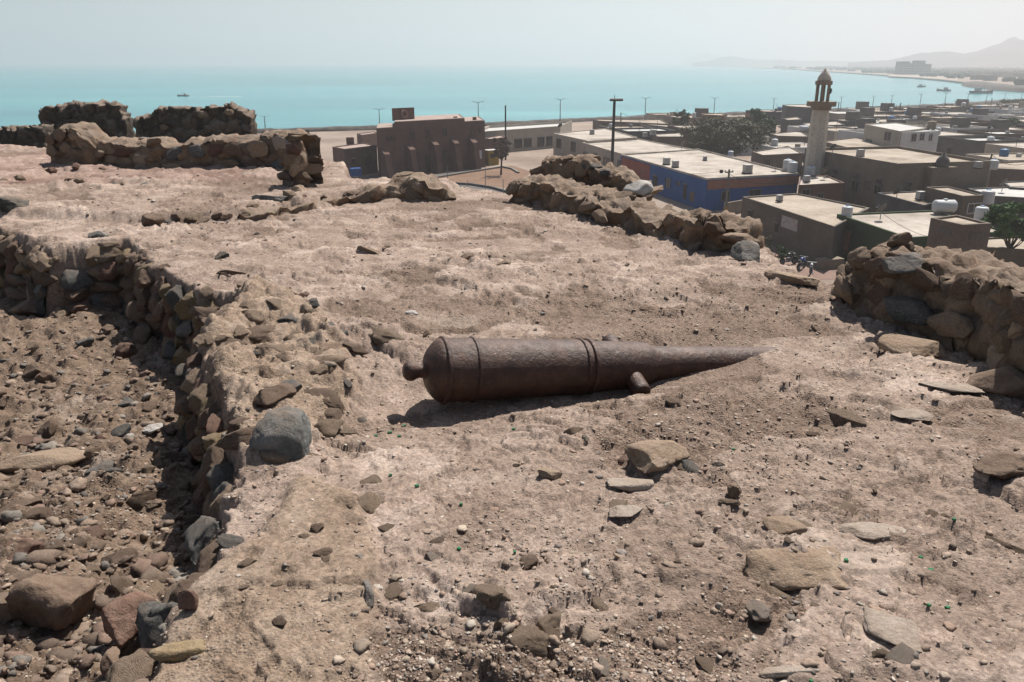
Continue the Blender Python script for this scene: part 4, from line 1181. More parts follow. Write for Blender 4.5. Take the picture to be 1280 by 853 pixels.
def place_opening(root, a, d, n_, s0, s1, z0, z1, kind, fm=None):
    b0 = Vector((a.x, a.y, 0)); Z = Vector((0, 0, 1))
    fw = min(.09, (s1 - s0) * .15)
    if kind in ('w', 'ww'):
        mb = MB()
        o = b0 + d * (s0 - fw) + Z * (z0 - fw)
        mb.obox(o, d * (s1 - s0 + 2 * fw), n_ * .11, Z * fw)
        mb.obox(o + Z * (z1 - z0 + fw), d * (s1 - s0 + 2 * fw), n_ * .10, Z * fw)
        mb.obox(o + Z * fw, d * fw, n_ * .09, Z * (z1 - z0))
        mb.obox(o + Z * fw + d * (s1 - s0 + fw), d * fw, n_ * .09, Z * (z1 - z0))
        mb.obox(b0 + d * ((s0 + s1) / 2 - fw * .3) + Z * z0, d * fw * .6, n_ * .06, Z * (z1 - z0))
        w = mb.build("window", fm or M_FRAME, root)
        MB().obox(b0 + d * s0 + Z * z0, d * (s1 - s0), n_ * .02, Z * (z1 - z0)).build("pane", M_PANE, w)
    elif kind == 'd':
        mb = MB().obox(b0 + d * s0 + Z * z0, d * (s1 - s0), n_ * .05, Z * (z1 - z0))
        dr = mb.build("door", fm or M_DOOR, root)
        MB().obox(b0 + d * (s0 - .08) + Z * z1, d * (s1 - s0 + .16), n_ * .10, Z * .12).build("lintel", M_FRAME, dr)
    else:
        MB().obox(b0 + d * s0 + Z * z0, d * (s1 - s0), n_ * .035, Z * (z1 - z0)).build(kind, fm, root)
def house(name, label, quad, h, wm, rm, wins=(), z0=G, cat="house", group=None, rim=.16, world=False, cop=None, skirt=.3, foot=True):
    """quad: roof corners in pixels (left, near, right, back) at z0+h, or world xy; wins: (face, pixel rect, kind, material)"""
    C = [Vector((q[0], q[1], z0 + h)) for q in quad] if world else [atz(q[0], q[1], z0 + h) for q in quad]
    c_ = sum(C, Vector()) / len(C)
    root = empty(name, (c_.x, c_.y, z0), label, cat, group)
    P = [(q.x, q.y) for q in C]
    if foot: FOOT.append((c_, max((q - c_).length for q in C), P))
    MB().prism(P, z0 - skirt, z0 + h).build("wall", wm, root)
    I = inset(P, .22)
    MB().prism(I, z0 + h - .05, z0 + h + .03).build("roof", rm, root)
    n = len(P); V = []; Fq = []
    for k in range(n):
        V += [(P[k][0], P[k][1], z0 + h - .002), (P[k][0], P[k][1], z0 + h + rim), (I[k][0], I[k][1], z0 + h + rim), (I[k][0], I[k][1], z0 + h - .002)]
    for k in range(n):
        j = (k + 1) % n
        for e in range(3): Fq.append((k * 4 + e, j * 4 + e, j * 4 + e + 1, k * 4 + e + 1))
    mesh("coping", V, Fq, cop or wm, root)
    for f, rect, kind, *m_ in wins:
        a, b_ = C[f], C[(f + 1) % n]
        opening(root, a, b_, rect, kind, None, m_[0] if m_ else None)
    return root, C
TANKS = 0
def tank(p, r_, h_, m, label, horiz=False, group="rooftop water tanks"):
    root = empty("water_tank", p, label, "water tank", group)
    if horiz:
        mt = Matrix.Rotation(math.pi / 2, 3, 'Y') @ Matrix.Identity(3)
        MB().lathe(Vector(p) + Vector((-h_ / 2, 0, r_ + .15)), [(r_ * .3, 0), (r_ * .85, .06), (r_, .16), (r_, h_ - .16), (r_ * .85, h_ - .06), (r_ * .3, h_)], 14, mt).build("body", m, root, True)
        MB().box(Vector(p) + Vector((0, 0, .1)), (h_ * .7, r_ * 1.2, .2)).build("cradle", M_FRAME, root)
        MB().lathe(Vector(p) + Vector((0, 0, 2 * r_ + .12)), [(r_ * .35, 0), (r_ * .3, .12)], 10).build("lid", m, root)
    else:
        MB().lathe(p, [(r_ * .96, 0), (r_, .05), (r_, h_ * .3), (r_ * .95, h_ * .33), (r_, h_ * .36), (r_, h_ * .63), (r_ * .95, h_ * .66), (r_, h_ * .69), (r_, h_ * .88), (r_ * .8, h_ * .96), (r_ * .4, h_)], 14).build("body", m, root, True)
        MB().lathe(Vector(p) + Vector((0, 0, h_ - .01)), [(r_ * .36, 0), (r_ * .36, .07), (r_ * .25, .1)], 10).build("lid", M_TANKB if m is M_TANKW else m, root)
    return root

# streets and plots
def sheet(name, px, z, m, label, kind="structure"):
    pts = [atz(x, y, z) for x, y in px]
    return tag(mesh(name, [tuple(p) for p in pts], [tuple(range(len(pts)))], m), label, kind=kind)
M_ROAD = mat("grey_asphalt", [(.12, .11, .105), (.17, .158, .15)], scale=.5, bump=.2, bscale=6, grain=.3)
M_GRASS = mat("green_turf", [(.025, .045, .015), (.045, .075, .025)], scale=2, bump=.6, bscale=20, grain=.5)
M_EARTH = mat("brown_earth_plot", [(.22, .125, .075), (.30, .18, .115)], scale=.3, bump=.4, bscale=3, grain=.5)
sheet("road", [(415, 232), (470, 219), (530, 232), (580, 231), (640, 240), (700, 252), (700, 275), (600, 262), (500, 250)], G + .012, M_ROAD, "grey lane below the terrace")
sheet("road", [(415, 224), (480, 226), (560, 216), (600, 209), (612, 208), (560, 219), (478, 231), (415, 234)], G + .016, M_ROAD, "pale service lane in front of the mud-brick building")
sheet("earth_plot", [(525, 222), (640, 207), (665, 215), (640, 236), (580, 229), (532, 230)], G + .008, M_EARTH, "brown earth plot between lane and building")
sheet("turf", [(545, 240), (580, 241), (625, 254), (620, 262), (540, 260)], G + .02, M_GRASS, "dark green strip of turf below the terrace")
sheet("street", [(905, 285), (935, 292), (1000, 318), (1045, 335), (1060, 350), (980, 350), (900, 300)], G + .012, mat("red_paving", [(.26, .16, .125), (.33, .22, .175)], scale=.4, bump=.3, bscale=4), "reddish lane in front of the rubble-walled house")

# mud-brick building with buttresses
fa = atz(473.5, 222.5, G); fb = atz(606.5, 209, G); fback = Vector((-.13, .99, 0)).normalized(); fd = (fb - fa).normalized(); fn = Vector((fd.y, -fd.x, 0)); FLn = (fb - fa).length
fort = empty("mud_brick_building", fa, "big reddish brown mud-brick building with sloping buttresses and arched windows", "building")
FOOT.append(((fa + fb) / 2 - fn * 5, 14, [tuple((fa)[:2]), tuple(fb[:2]), tuple((fb - fn * 11)[:2]), tuple((fa - fn * 11)[:2])]))
def fblock(name, s0, s1, dep, h0, h1, m, parent, off=0.0):
    o = fa + fd * s0 * FLn + fn * off
    return MB().obox(o + Vector((0, 0, h0)), fd * (s1 - s0) * FLn, fback * dep, Vector((0, 0, h1 - h0))).build(name, m, parent)
for nm, s0, s1, dep, hh in (("left_wing", 0, .155, 9, 7.0), ("main_block", .155, .80, 11, 7.75), ("right_wing", .80, 1.0, 10, 7.25)):
    fblock("wall", s0, s1, dep, -.3, hh, W_MUD, fort)
    fblock("roof", s0 + .012, s1 - .012, dep - .5, hh - .05, hh + .05, RF_PINK, fort, -.25)
fblock("roof_screen", .235, .435, .35, 7.7, 9.5, W_MUD, fort, -3.0)
mb = MB()
oo = fa + fd * .337 * FLn - fn * 2.9 + Vector((0, 0, 8.65))
mt = Matrix((( fd.x, 0, fn.x), (fd.y, 0, fn.y), (0, 1, 0)))
mb.lathe(oo, [(.34, 0), (.62, 0), (.62, .25), (.34, .25), (.34, 0)], 20, mt)
mb.build("round_opening", mat("ring_plaster", [(.30, .16, .13), (.36, .2, .165)], bump=0), fort)
for s, hh in ((.02, 4.2), (.24, 4.6), (.46, 5.0), (.65, 5.0), (.83, 4.9)):
    o = fa + fd * (s * FLn); w = .95
    V = [o + fn * 2.1, o + fd * w + fn * 2.1, o + fd * w - fn * .1, o - fn * .1,
         o + fn * 1.3 + Vector((0, 0, hh - .8)), o + fd * w + fn * 1.3 + Vector((0, 0, hh - .8)), o + fd * w - fn * .1 + Vector((0, 0, hh)), o - fn * .1 + Vector((0, 0, hh))]
    mesh("buttress", [tuple(q) for q in V], [(0, 1, 5, 4), (1, 2, 6, 5), (3, 0, 4, 7), (4, 5, 6, 7), (2, 3, 7, 6)], W_MUD, fort)
for s0, s1, z0, z1 in ((.085, .105, 5.2, 5.8), (.115, .13, 5.2, 5.8), (.135, .15, 5.2, 5.8), (.29, .325, 5.1, 6.3), (.425, .46, 5.2, 6.4), (.585, .62, 5.2, 6.4), (.86, .885, 5.4, 6.3), (.935, .955, 5.4, 6.1),
                       (.31, .35, 1.6, 3.3), (.57, .61, 1.6, 3.3), (.42, .46, .1, 2.6)):
    place_opening(fort, fa, fd, fn, s0 * FLn, s1 * FLn, G + z0, G + z1, 'w', W_MUD)
place_opening(fort, fa, fd, fn, .93 * FLn, .965 * FLn, G + 1.4, G + 2.7, 'panel', M_TANKW)
for s, dz in ((.66, .5), (.74, .8), (.93, .4)):
    fblock("chimney_box", s, s + .035, .9, 7.0, 7.5 + dz * .6, W_MUD, fort, -1.2)
house("annex", "low mud-brick annex with a pale roof left of the buttressed building", [(415.5, 185), (430, 188), (471, 183), (455, 180)], 3.9, W_MUD, RF_PINK, [(1, (457, 195, 463, 205), 'w', W_MUD), (1, (439, 199, 445, 204), 'w', W_MUD)])
ra = atz(437, 181.5, G + 3.9)
tag(MB().box(ra + Vector((0, .6, .55)), (1.1, .9, 1.1), .3).build("roof_box", W_MUD, at=ra), "brown box on the pink roof of the low annex", "box")
house("low_house", "small brown house behind the left end of the buttressed building", [(446, 168), (452, 170), (474, 167), (468, 165.5)], 2.6, W_MUD, RF_PINK)
wd = atz(445, 222, G)
dm = empty("dumpster", wd, "bright blue metal bin standing before the low annex", "bin")
MB().box(wd + Vector((0, 0, .7)), (1.5, 1.0, 1.1), .5).build("body", W_BLUE, dm); MB().box(wd + Vector((0, 0, 1.3)), (1.55, 1.05, .1), .5).build("lid", W_BLUE, dm)
for sx in (-.5, .5): MB().lathe(wd + Vector((sx, -.3, 0)), [(.08, 0), (.08, .16)], 8).build("wheel", M_POLE, dm)
# school-like long pale house
house("long_pale_house", "long pale house with a row of grey windows near the shore", [(592, 169), (700, 161), (715, 154), (610, 160.5)], 3.6, W_CREAM, RF_WHITE,
      [(0, (643, 174, 652, 185), 'w'), (0, (655, 173.5, 664, 184.5), 'w'), (0, (672, 172, 680, 183), 'w'), (0, (683, 171, 690, 182), 'w')], cat="house", rim=.5)
house("brown_house", "little brown house between buttressed building and long pale house", [(604, 174), (612, 175), (634, 173), (626, 170)], 3.2, W_MUD, RF_PINK)
yk = atz(614, 206, G)
ks = empty("kiosk", yk, "small yellow kiosk beside the buttressed building", "kiosk")
MB().box(yk + Vector((0, 0, 1.15)), (2.0, 1.6, 2.3), .6).build("body", M_YEL, ks); MB().box(yk + Vector((0, 0, 2.36)), (2.2, 1.8, .1), .6).build("roof", RF_WHITE, ks)
MB().box(yk + Vector((.3, -.85, 1.5)), (.8, .06, .6), .6).build("hatch", M_PANE, ks)

# white house pair, red and blue house
house("white_house", "cream flat-roofed house with two dark windows behind the sloping parapet", [(692, 168), (735, 177.5), (797, 173), (757, 161.5)], 3.8, W_CREAM, RF_PALE,
      [(0, (696, 174, 701.5, 185), 'w'), (0, (714, 178, 719.5, 189), 'w')])
house("white_house", "cream flat-roofed house adjoining the red painted wall", [(728, 179.5), (776, 193.5), (868, 188.5), (797, 174.5)], 3.5, W_CREAM, RF_PALE,
      [(0, (729.8, 191, 736, 199), 'w'), (0, (742, 192.5, 746, 206), 'd'), (0, (755, 197.5, 762, 206), 'w'), (0, (772.5, 201, 775.8, 209), 'w')])
hb_, hC = house("painted_house", "red and blue painted house with a wide pale roof", [(776, 194.7), (883.5, 225.5), (998.5, 219), (873, 188)], 3.5, W_BLUE, RF_PALE,
      [(0, (776.8, 201.5, 812.5, 221), 'red_wall_panel', W_REDP), (0, (801, 214, 807.5, 228), 'w'), (0, (816, 220, 821.5, 239), 'd'), (0, (832, 222.5, 838.5, 235.5), 'w', W_BLUE), (0, (846, 226, 850.5, 232.5), 'w', W_BLUE), (0, (854, 230.5, 858.3, 249), 'd', M_DOOR), (0, (862, 240, 868, 252), 'panel', W_BROWN),
       (1, (884.5, 223, 998, 234), 'orange_wall_band', W_ORANGE), (1, (902, 239.5, 911, 251), 'w'), (1, (937, 237.5, 950, 246), 'w')], rim=.22, cop=RF_PALE)
house("rubble_house", "rubble-walled house with a worn tan roof and a faded banner", [(928, 248), (1043, 286), (1087, 262), (995, 243.5)], 3.3, W_STONE, RF_TAN,
      [(0, (935, 263, 940.5, 275), 'd'), (0, (968.5, 279, 973, 290), 'd'), (0, (977, 272, 997.5, 287), 'banner', mat("faded_banner", [(.40, .24, .22), (.55, .50, .48), (.62, .58, .55)], scale=2.5, bump=0))])
gr_, gC = house("green_house", "green painted house with a broad pale roof near the right wall", [(1046, 270), (1135, 300), (1262, 292), (1165, 265)], 3.5, W_GREEN, RF_PALE,
      [(0, (1052.5, 289, 1061.5, 313), 'd', M_ORNT)])
house("roof_room", "square grey room standing on the broad pale roof", [(1163, 275.5), (1203, 284.5), (1239, 282.4), (1195, 271.5)], 2.5, W_BROWN, RF_TAN, [(0, (1172, 285, 1190, 293), 'panel', W_GREY), (1, (1212, 291, 1232, 299), 'panel', W_GREY)], z0=G + 3.52, cat="room", skirt=0, foot=False)
house("grey_house", "dark brown block house with a white framed window at the right", [(1157, 236), (1204, 247.5), (1229.5, 246.3), (1184, 234.8)], 4.4, W_BROWN, RF_TAN, [(1, (1209.5, 255, 1224, 266), 'w', M_FRAMEW)])
house("grey_house", "long grey windowless house in front of the mosque", [(1096, 243), (1155, 259), (1192, 249), (1150, 240.5)], 3.2, W_DKGREY, RF_TAN)
house("brick_house", "small red brick house beside the blue painted wall", [(1001, 221), (998, 233.5), (1056, 230.5), (1033, 221)], 3.4, W_MUD, RF_PALE, [(1, (1003, 237, 1011, 246), 'w'), (1, (1022, 242, 1028, 250), 'w')])
# mosque and minaret
M_MOSQ = plaster("sandy_brick", (.21, .165, .12), (.28, .225, .168))
ms_, mC = house("mosque", "broad sand-coloured mosque hall with a flat roof beside the minaret", [(1006, 189), (1122, 209), (1238, 205.5), (1122, 186)], 5.6, M_MOSQ, RF_TAN,
      [(0, (1041, 212.5, 1047, 217), 'w'), (0, (1040, 220, 1047, 225), 'w'), (0, (1068, 218, 1074, 223), 'w'), (0, (1065.5, 227, 1073, 239.5), 'w'), (0, (1096, 225, 1103, 230), 'w'), (0, (1093.5, 233, 1102, 243), 'w'),
       (1, (1132.5, 228.7, 1139, 232.5), 'w'), (1, (1131, 237, 1138, 241), 'w'), (0, (1080, 226, 1088, 238), 'niche', W_BROWN), (0, (1024, 205, 1031, 212), 'niche', W_BROWN)], cat="mosque", rim=.35)
d1 = (mC[2] - mC[1]).normalized(); n1_ = Vector((d1.y, -d1.x, 0))
pa = on_plane(1155, 225, mC[1], n1_); pb = on_plane(1186, 225, mC[1], n1_)
pa.z = pb.z = G
mb = MB().obox(pa - Vector((0, 0, .2)) - n1_ * .05, pb - pa, n1_ * 1.1, Vector((0, 0, 5.75))); mb.build("portal", M_MOSQ, ms_)
place_opening(ms_, pa + n1_ * 1.05, (pb - pa).normalized(), n1_, (pb - pa).length * .3, (pb - pa).length * .7, G + .1, G + 3.6, 'niche', W_BROWN)
dc = (pa + pb) / 2 + n1_ * .5; dc.z = G + 5.55
MB().lathe(dc, [(.62, 0), (.66, .15), (.7, .4), (.62, .75), (.4, 1.05), (.15, 1.3), (.05, 1.6), (.02, 1.9)], 18).build("dome", W_GREY, ms_, True)

mb0 = atz(1019.5, 193, G + 5.6); mz = G
mn = empty("minaret", (mb0.x, mb0.y, G), "cream square minaret with balcony and open lantern above the mosque", "minaret")
M_MIN = plaster("minaret_plaster", (.66, .57, .46), (.78, .69, .58)); M_MIND = plaster("minaret_trim", (.30, .215, .14), (.38, .285, .195))
x0, y0 = mb0.x, mb0.y
def ngon(r_, n=8, rot=math.pi / 8, cx=x0, cy=y0): return [(cx + r_ * math.cos(rot + 2 * math.pi * i / n), cy + r_ * math.sin(rot + 2 * math.pi * i / n)) for i in range(n)]
V = []; prof = [(1.15, 0), (1.1, 4.5), (1.02, 9), (.93, 11.3)]
for r_, z_ in prof: V += [(p[0], p[1], mz + z_) for p in ngon(r_)]
mesh("shaft", V, [(k * 8 + i, k * 8 + (i + 1) % 8, k * 8 + 8 + (i + 1) % 8, k * 8 + 8 + i) for k in range(3) for i in range(8)] + [tuple(range(24, 32))], M_MIN, mn)
MB().prism(ngon(1.15), mz + 10.7, mz + 11.1).prism(ngon(1.65), mz + 11.1, mz + 11.65).build("balcony", M_MIND, mn)
for p in ngon(.72, 6, 0): MB().tube((p[0], p[1], mz + 11.6), (p[0], p[1], mz + 13.6), .13, .13, 6).build("lantern_post", M_MIND, mn)
MB().prism(ngon(.95), mz + 13.5, mz + 13.95).build("lantern_cornice", M_MIND, mn)
MB().lathe((x0, y0, mz + 13.95), [(.75, 0), (.78, .2), (.62, .6), (.38, .95), (.2, 1.15), (.1, 1.4)], 14).build("lantern_dome", M_MIN, mn, True)
MB().lathe((x0 + .72, y0 - .35, mz + 12.5), [(.05, 0), (.16, .12), (.22, .5), (.12, .62)], 8).build("loudspeaker", M_POLE, mn)

house("white_villa", "bright white two-storey villa with dark windows, right part", [(1124, 164.5), (1127, 167), (1174, 165), (1160, 160.5)], 5.6, W_WHITE, RF_WHITE,
      [(1, (1139, 167.5, 1145, 177), 'w', M_FRAMEW), (1, (1149.5, 167, 1155, 175.5), 'w', M_FRAMEW), (1, (1161, 168, 1165, 176), 'w', M_FRAMEW)])
house("white_villa", "cream two-storey villa wing with a double window, left part", [(1081, 156.5), (1125, 165.5), (1162, 161), (1120, 154.5)], 5.8, W_CREAM, RF_WHITE,
      [(0, (1106.5, 165.5, 1109, 175), 'w'), (0, (1110.5, 166, 1113.5, 176), 'w'), (0, (1082, 174, 1090, 180), 'cooler', W_GREY)])
house("dark_house", "dark grey house with a pale roof left of the minaret", [(978, 132), (983, 133.5), (1025, 136), (1016, 131)], 5.2, W_DKGREY, RF_PALE, [(1, (1002, 137, 1007, 145), 'w')])
house("dark_house", "low dark house under the pale-roofed house left of the minaret", [(977, 149), (985, 151), (1003, 150), (996, 147)], 3.0, W_DKGREY, RF_TAN, [(1, (988, 154, 993, 160), 'w')])
house("dark_house", "low dark grey house right of the minaret shaft", [(1003, 155), (1010, 158), (1056, 157), (1046, 152.5)], 3.0, W_DKGREY, RF_PALE)
house("brick_block", "square ochre brick building behind the acacia", [(876, 143), (880, 144.5), (907, 145.5), (902, 142.5)], 5.0, W_BRICK, RF_TAN, [(1, (898, 147, 901, 150), 'w')])
house("ochre_house", "ochre and dark house behind the dark green tree", [(932, 138.8), (938, 139.8), (972, 141), (962, 138)], 5.0, W_DKGREY, RF_TAN, [(0, (932.3, 141, 937.5, 147), 'panel', W_ORANGE)])
house("long_house", "long brown striped house near the shore behind the tall mast", [(741, 150), (748, 152), (836, 156), (826, 150.5)], 3.2, W_BROWN, RF_TAN, cat="house")
house("long_house", "long pale-roofed house right of the black mast", [(796, 154), (800, 156), (838, 160), (832, 155)], 3.0, W_BROWN, RF_PALE, cat="house")
house("pale_roof_house", "small pale-roofed house before the acacia, left", [(815, 169), (822, 172), (862, 172), (852, 167)], 3.0, W_BROWN, RF_PALE)
house("pale_roof_house", "wide pale-roofed house with a dark window below the acacia", [(940, 191), (953, 195.5), (1004, 193), (985, 184)], 3.2, W_BROWN, RF_PALE, [(1, (957, 199, 962, 206), 'w')])
house("pale_roof_house", "flat white-roofed house right below the dark green tree", [(962, 168), (972, 171), (1012, 172), (1000, 165)], 3.1, W_BROWN, RF_PALE)
house("pale_roof_house", "broad tan-roofed house between minaret and cream villa", [(1028, 178), (1060, 186), (1118, 184), (1070, 173)], 3.2, W_BROWN, RF_TAN)
house("pale_roof_house", "house with a tan roof right of the mosque", [(1236, 205), (1239, 212), (1300, 215), (1286, 203)], 3.4, W_BROWN, RF_TAN)
house("pale_roof_house", "bright white roof behind the dark block house", [(1209, 237.5), (1240, 247), (1330, 252), (1290, 234)], 3.2, W_GREY, RF_WHITE)
house("pale_roof_house", "dark walled house with a pale roof at the right edge", [(1252, 229), (1262, 236), (1330, 240), (1310, 227)], 3.3, W_DKGREY, RF_PALE)
house("pale_roof_house", "tan roof at the right edge above the green tree", [(1218, 300), (1228, 312), (1330, 318), (1310, 296)], 3.2, W_BROWN, RF_TAN)


# ------------------------------------------------------------------ trees
def leaf_mat(name, c0, c1):
    m = bpy.data.materials.new(name); t, b = nt(m)
    v = coords(t, 'world')
    t.links.new(ramp(t, noise(t, v, 1.2, 5, .7), [(.3, c0), (.7, c1)]), b.inputs['Base Color'])
    b.inputs['Roughness'].default_value = .7; b.inputs['Specular IOR Level'].default_value = .2
    return m
L_DARK = leaf_mat("dark_green_leaves", (.018, .035, .012), (.05, .085, .03)); L_OLIVE = leaf_mat("dry_olive_leaves", (.055, .055, .03), (.12, .105, .06)); L_FRESH = leaf_mat("fresh_green_leaves", (.03, .07, .02), (.08, .14, .04))
M_BARK = mat("bark", [(.07, .05, .04), (.13, .095, .075)], scale=4, bump=.6, bscale=12)
def tree(label, px, py, D, rx, rz, mleaf, nl, leaf, seed, name="tree", clumps=40, bare=False):
    c_ = aty(px, py, D); r = np.random.RandomState(seed)
    root = empty(name, (c_.x, c_.y, G), label, "tree")
    trunk = MB(); base = Vector((c_.x, c_.y, G - .2)); fork = Vector((c_.x + r.uniform(-.2, .2), c_.y, G + max(.6, (c_.z - rz - G) * .8)))
    tr = .05 * rx + .08
    trunk.tube(base, fork, tr, tr * .75)
    cl = []
    for k in range(clumps):
        d = r.normal(size=3); d /= np.linalg.norm(d); q = r.uniform(.35, 1) ** .5
        p = Vector((c_.x + d[0] * rx * q, c_.y + d[1] * rx * q * .9, c_.z + d[2] * rz * q))
        cl.append(p)
    for p in cl[:14]:
        mid = fork.lerp(p, .5) + Vector((0, 0, -.1 * rz))
        trunk.tube(fork, mid, tr * .4, tr * .25, 6); trunk.tube(mid, p, tr * .25, tr * .08, 6)
    trunk.build("trunk", M_BARK, root)
    per = nl // clumps
    C = np.repeat(np.array([tuple(p) for p in cl]), per, 0)
    cr = r.uniform(.16, .34, clumps).repeat(per) * rx
    d = r.normal(size=(len(C), 3)); d /= np.linalg.norm(d, axis=1, keepdims=True)
    Pn = C + d * (cr * r.uniform(.25, 1, len(C)) ** .6)[:, None] * np.array([1, 1, .62 if not bare else .8])
    a = r.normal(size=(len(C), 3)); a /= np.linalg.norm(a, axis=1, keepdims=True)
    b_ = np.cross(a, d); b_ /= (np.linalg.norm(b_, axis=1, keepdims=True) + 1e-9)
    sz = leaf * r.uniform(.6, 1.4, len(C))[:, None]
    V = np.stack([Pn - a * sz, Pn + b_ * sz * .45, Pn + a * sz, Pn - b_ * sz * .45], 1).reshape(-1, 3)
    mesh("crown", V, np.arange(len(V)).reshape(-1, 4), mleaf, root)
    FOOT.append((Vector((c_.x, c_.y, 0)), rx, None))
    return root
tree("wide dry olive-coloured acacia behind the painted house", 905, 172, 140, 7.2, 2.5, L_OLIVE, 20000, .20, 1, "acacia_tree", 70)
tree("dense dark green tree beside the acacia", 946, 160, 165, 3.9, 3.3, L_DARK, 12000, .24, 2)
tree("small dark tree left of the ochre brick building", 852, 151, 190, 2.1, 2.3, L_DARK, 5000, .22, 3)
tree("bright green leafy tree at the right edge before the white roof", 1266, 277, 58, 1.75, 1.3, L_FRESH, 11000, .11, 4)
tree("green tree among the far roofs at the right edge", 1258, 160, 190, 3.6, 2.0, L_DARK, 6000, .3, 5)
tree("bushy tree near the shore road at the far right", 1262, 134, 285, 5.5, 2.4, L_DARK, 2500, .35, 6)
tree("little tree left of the bushy tree on the shore road", 1230, 136, 285, 2.6, 1.7, L_DARK, 1200, .35, 7)
tree("low shrub beside the rubble-walled house's lane", 955, 303, 70, .9, .7, L_OLIVE, 1500, .07, 8, "shrub", 24)
tree("dark shrub under the gap in the terrace wall", 968, 316, 62, .9, .6, L_DARK, 1500, .07, 9, "shrub", 24)
tree("bare brown dead tree in front of the long pale house", 626, 184, 124, 1.5, 1.5, M_BARK, 1400, .13, 10, "dead_tree", 30, True)

# ------------------------------------------------------------------ poles, lamps, fences
M_LAMP = mat('grey_lamp_paint', [(.07, .085, .09), (.11, .125, .13)], bump=0)
def lamp_proto():
    root = empty("street_lamp", (0, 0, 0))
    MB().tube((0, 0, 0), (0, 0, 6.6), .15, .09, 8).build("pole", M_LAMP, root)
    for sg in (-1, 1):
        a = MB().tube((0, 0, 6.4), (sg * 1.1, 0, 6.75), .07, .06, 6).build("arm", M_LAMP, root)
        MB().box((sg * 1.45, 0, 6.78), (.75, .24, .12)).build("lamp_head", M_STEEL, a)
    MB().lathe((0, 0, 0), [(.22, 0), (.22, .15), (.12, .3)], 8).build("base", M_CONC, root)
    return root
lamps = [(332, 164, 145), (475, 162, 136), (598, 158, 127), (700, 153, 123.5), (806, 149, 122), (892, 145, 122), (966, 142, 122.5), (1050, 139, 121), (1090, 137.5, 120), (1113, 137, 119), (1149, 136, 117.5), (1180, 134.5, 116), (1208, 132.5, 117), (1232, 130, 116.5), (1255, 127.5, 117), (1276, 125, 118)]
ordn = ["first", "second", "third", "fourth", "fifth", "sixth", "seventh", "eighth", "ninth", "tenth", "eleventh", "twelfth", "thirteenth", "fourteenth", "fifteenth", "last"]
lp = lamp_proto()
for k, (px, pb_, pt_) in enumerate(lamps):
    o = lp if k == 0 else copy_tree(lp)
    p = atz(px, pb_ + .8, G); hh = aty(px, pt_, p.y).z - G
    o.location = p; sc_ = min(1.25, max(.8, hh / 6.8)); o.scale = (sc_, sc_, hh / 6.8); o.rotation_euler = (0, 0, .45 if k > 1 else .2)
    tag(o, "double-armed lamp post on the shore road, %s from the left" % ordn[k], "lamp post", "lamp posts along the shore")
def pole(name, label, px, pbase, ptop, r0, m, D=None, lean=None, z=G, cat="pole"):
    p = atz(px, pbase, z) if D is None else aty(px, pbase, D)
    if D is not None: p.z = G
    tp = aty(px if lean is None else lean, ptop, p.y)
    root = empty(name, p, label, cat)
    MB().tube(p, (p.x if lean is None else tp.x, p.y, tp.z), r0, r0 * .75, 10).build("shaft", m, root)
    return root, Vector((p.x if lean is None else tp.x, p.y, tp.z))
pm, tp = pole("light_mast", "tall black mast with a flat lamp head in front of the cream house", 764, 232, 124, .24, M_POLE, cat="mast")
MB().box(tp + Vector((.25, 0, 0)), (1.7, .5, .16)).build("lamp_head", RF_WHITE, pm); MB().box(tp + Vector((.25, 0, -.18)), (1.75, .52, .18)).build("lamp_tray", M_POLE, pm); MB().tube(tp, tp + Vector((0, 0, .5)), .04).build("spike", M_POLE, pm)
def utility(label, px, pb_, pt_, r0=.13, m=M_CONC, arm=1.2, D=None, lean=None):
    root, tp = pole("utility_pole", label, px, pb_, pt_, r0, m, D=D, lean=lean)
    if arm:
        MB().box(tp + Vector((0, 0, -.25)), (arm, .1, .1), .3).build("crossarm", M_POLE, root)
        for sx in (-.42, .42): MB().lathe(tp + Vector((sx * arm, sx * arm * .3, -.2)), [(.05, 0), (.06, .08), (.03, .16)], 6).build("insulator", M_TANKW, root)
    return root, tp
utility("bare wooden pole before the long pale house", 632, 200, 132, .16, M_POLE, 0)
_, t1_ = utility("grey pole right of the black mast", 775, 170, 141, .15, M_CONC, 0)
u2, tp = utility("concrete pole with a bracket and yellow foot beside the painted house", 905, 291, 212, .13, M_CONC, .9)
MB().tube(tp + Vector((0, -.02, -4.9)), tp + Vector((0, -.02, -3.6)), .15).build("yellow_band", M_YEL, u2); MB().box(tp + Vector((-.75, 0, -.2)), (.3, .2, .3)).build("camera_box", M_POLE, u2)
utility("pole at the left corner of the ochre brick building", 875, 160, 139, .12, M_POLE, 0)
utility("grey pole standing behind the green house's roof", 1094, 288, 258, .07, M_CONC, .5)
utility("leaning black pole at the right end of the mosque", 1226, 238, 193, .13, M_POLE, 0, lean=1240)
utility("black lamp pole among the roofs at the right", 1230, 186, 158, .14, M_POLE, 1.0, lean=1237)
utility("dark pole among the roofs right of the villa", 1206, 163, 144, .14, M_POLE, 1.2, lean=1210)
utility("dark pole behind the minaret's right side", 1047, 142, 128, .16, M_POLE, .9)
utility("slim pole on the tan roof between minaret and villa", 1049, 187, 162, .06, M_POLE, 0)
utility("short dark pole near the shore road left of the villa", 1099, 152, 132, .16, M_POLE, .8, lean=1101)
utility("short dark pole on the shore road, right of the villa", 1193, 140, 126, .16, M_POLE, .9, lean=1195)
utility("dark pole close to the bushy shore tree", 1239, 138, 123, .16, M_POLE, .9, lean=1240)
utility("stubby pole at the shore behind the town", 1124, 142, 129, .16, M_POLE, .8)
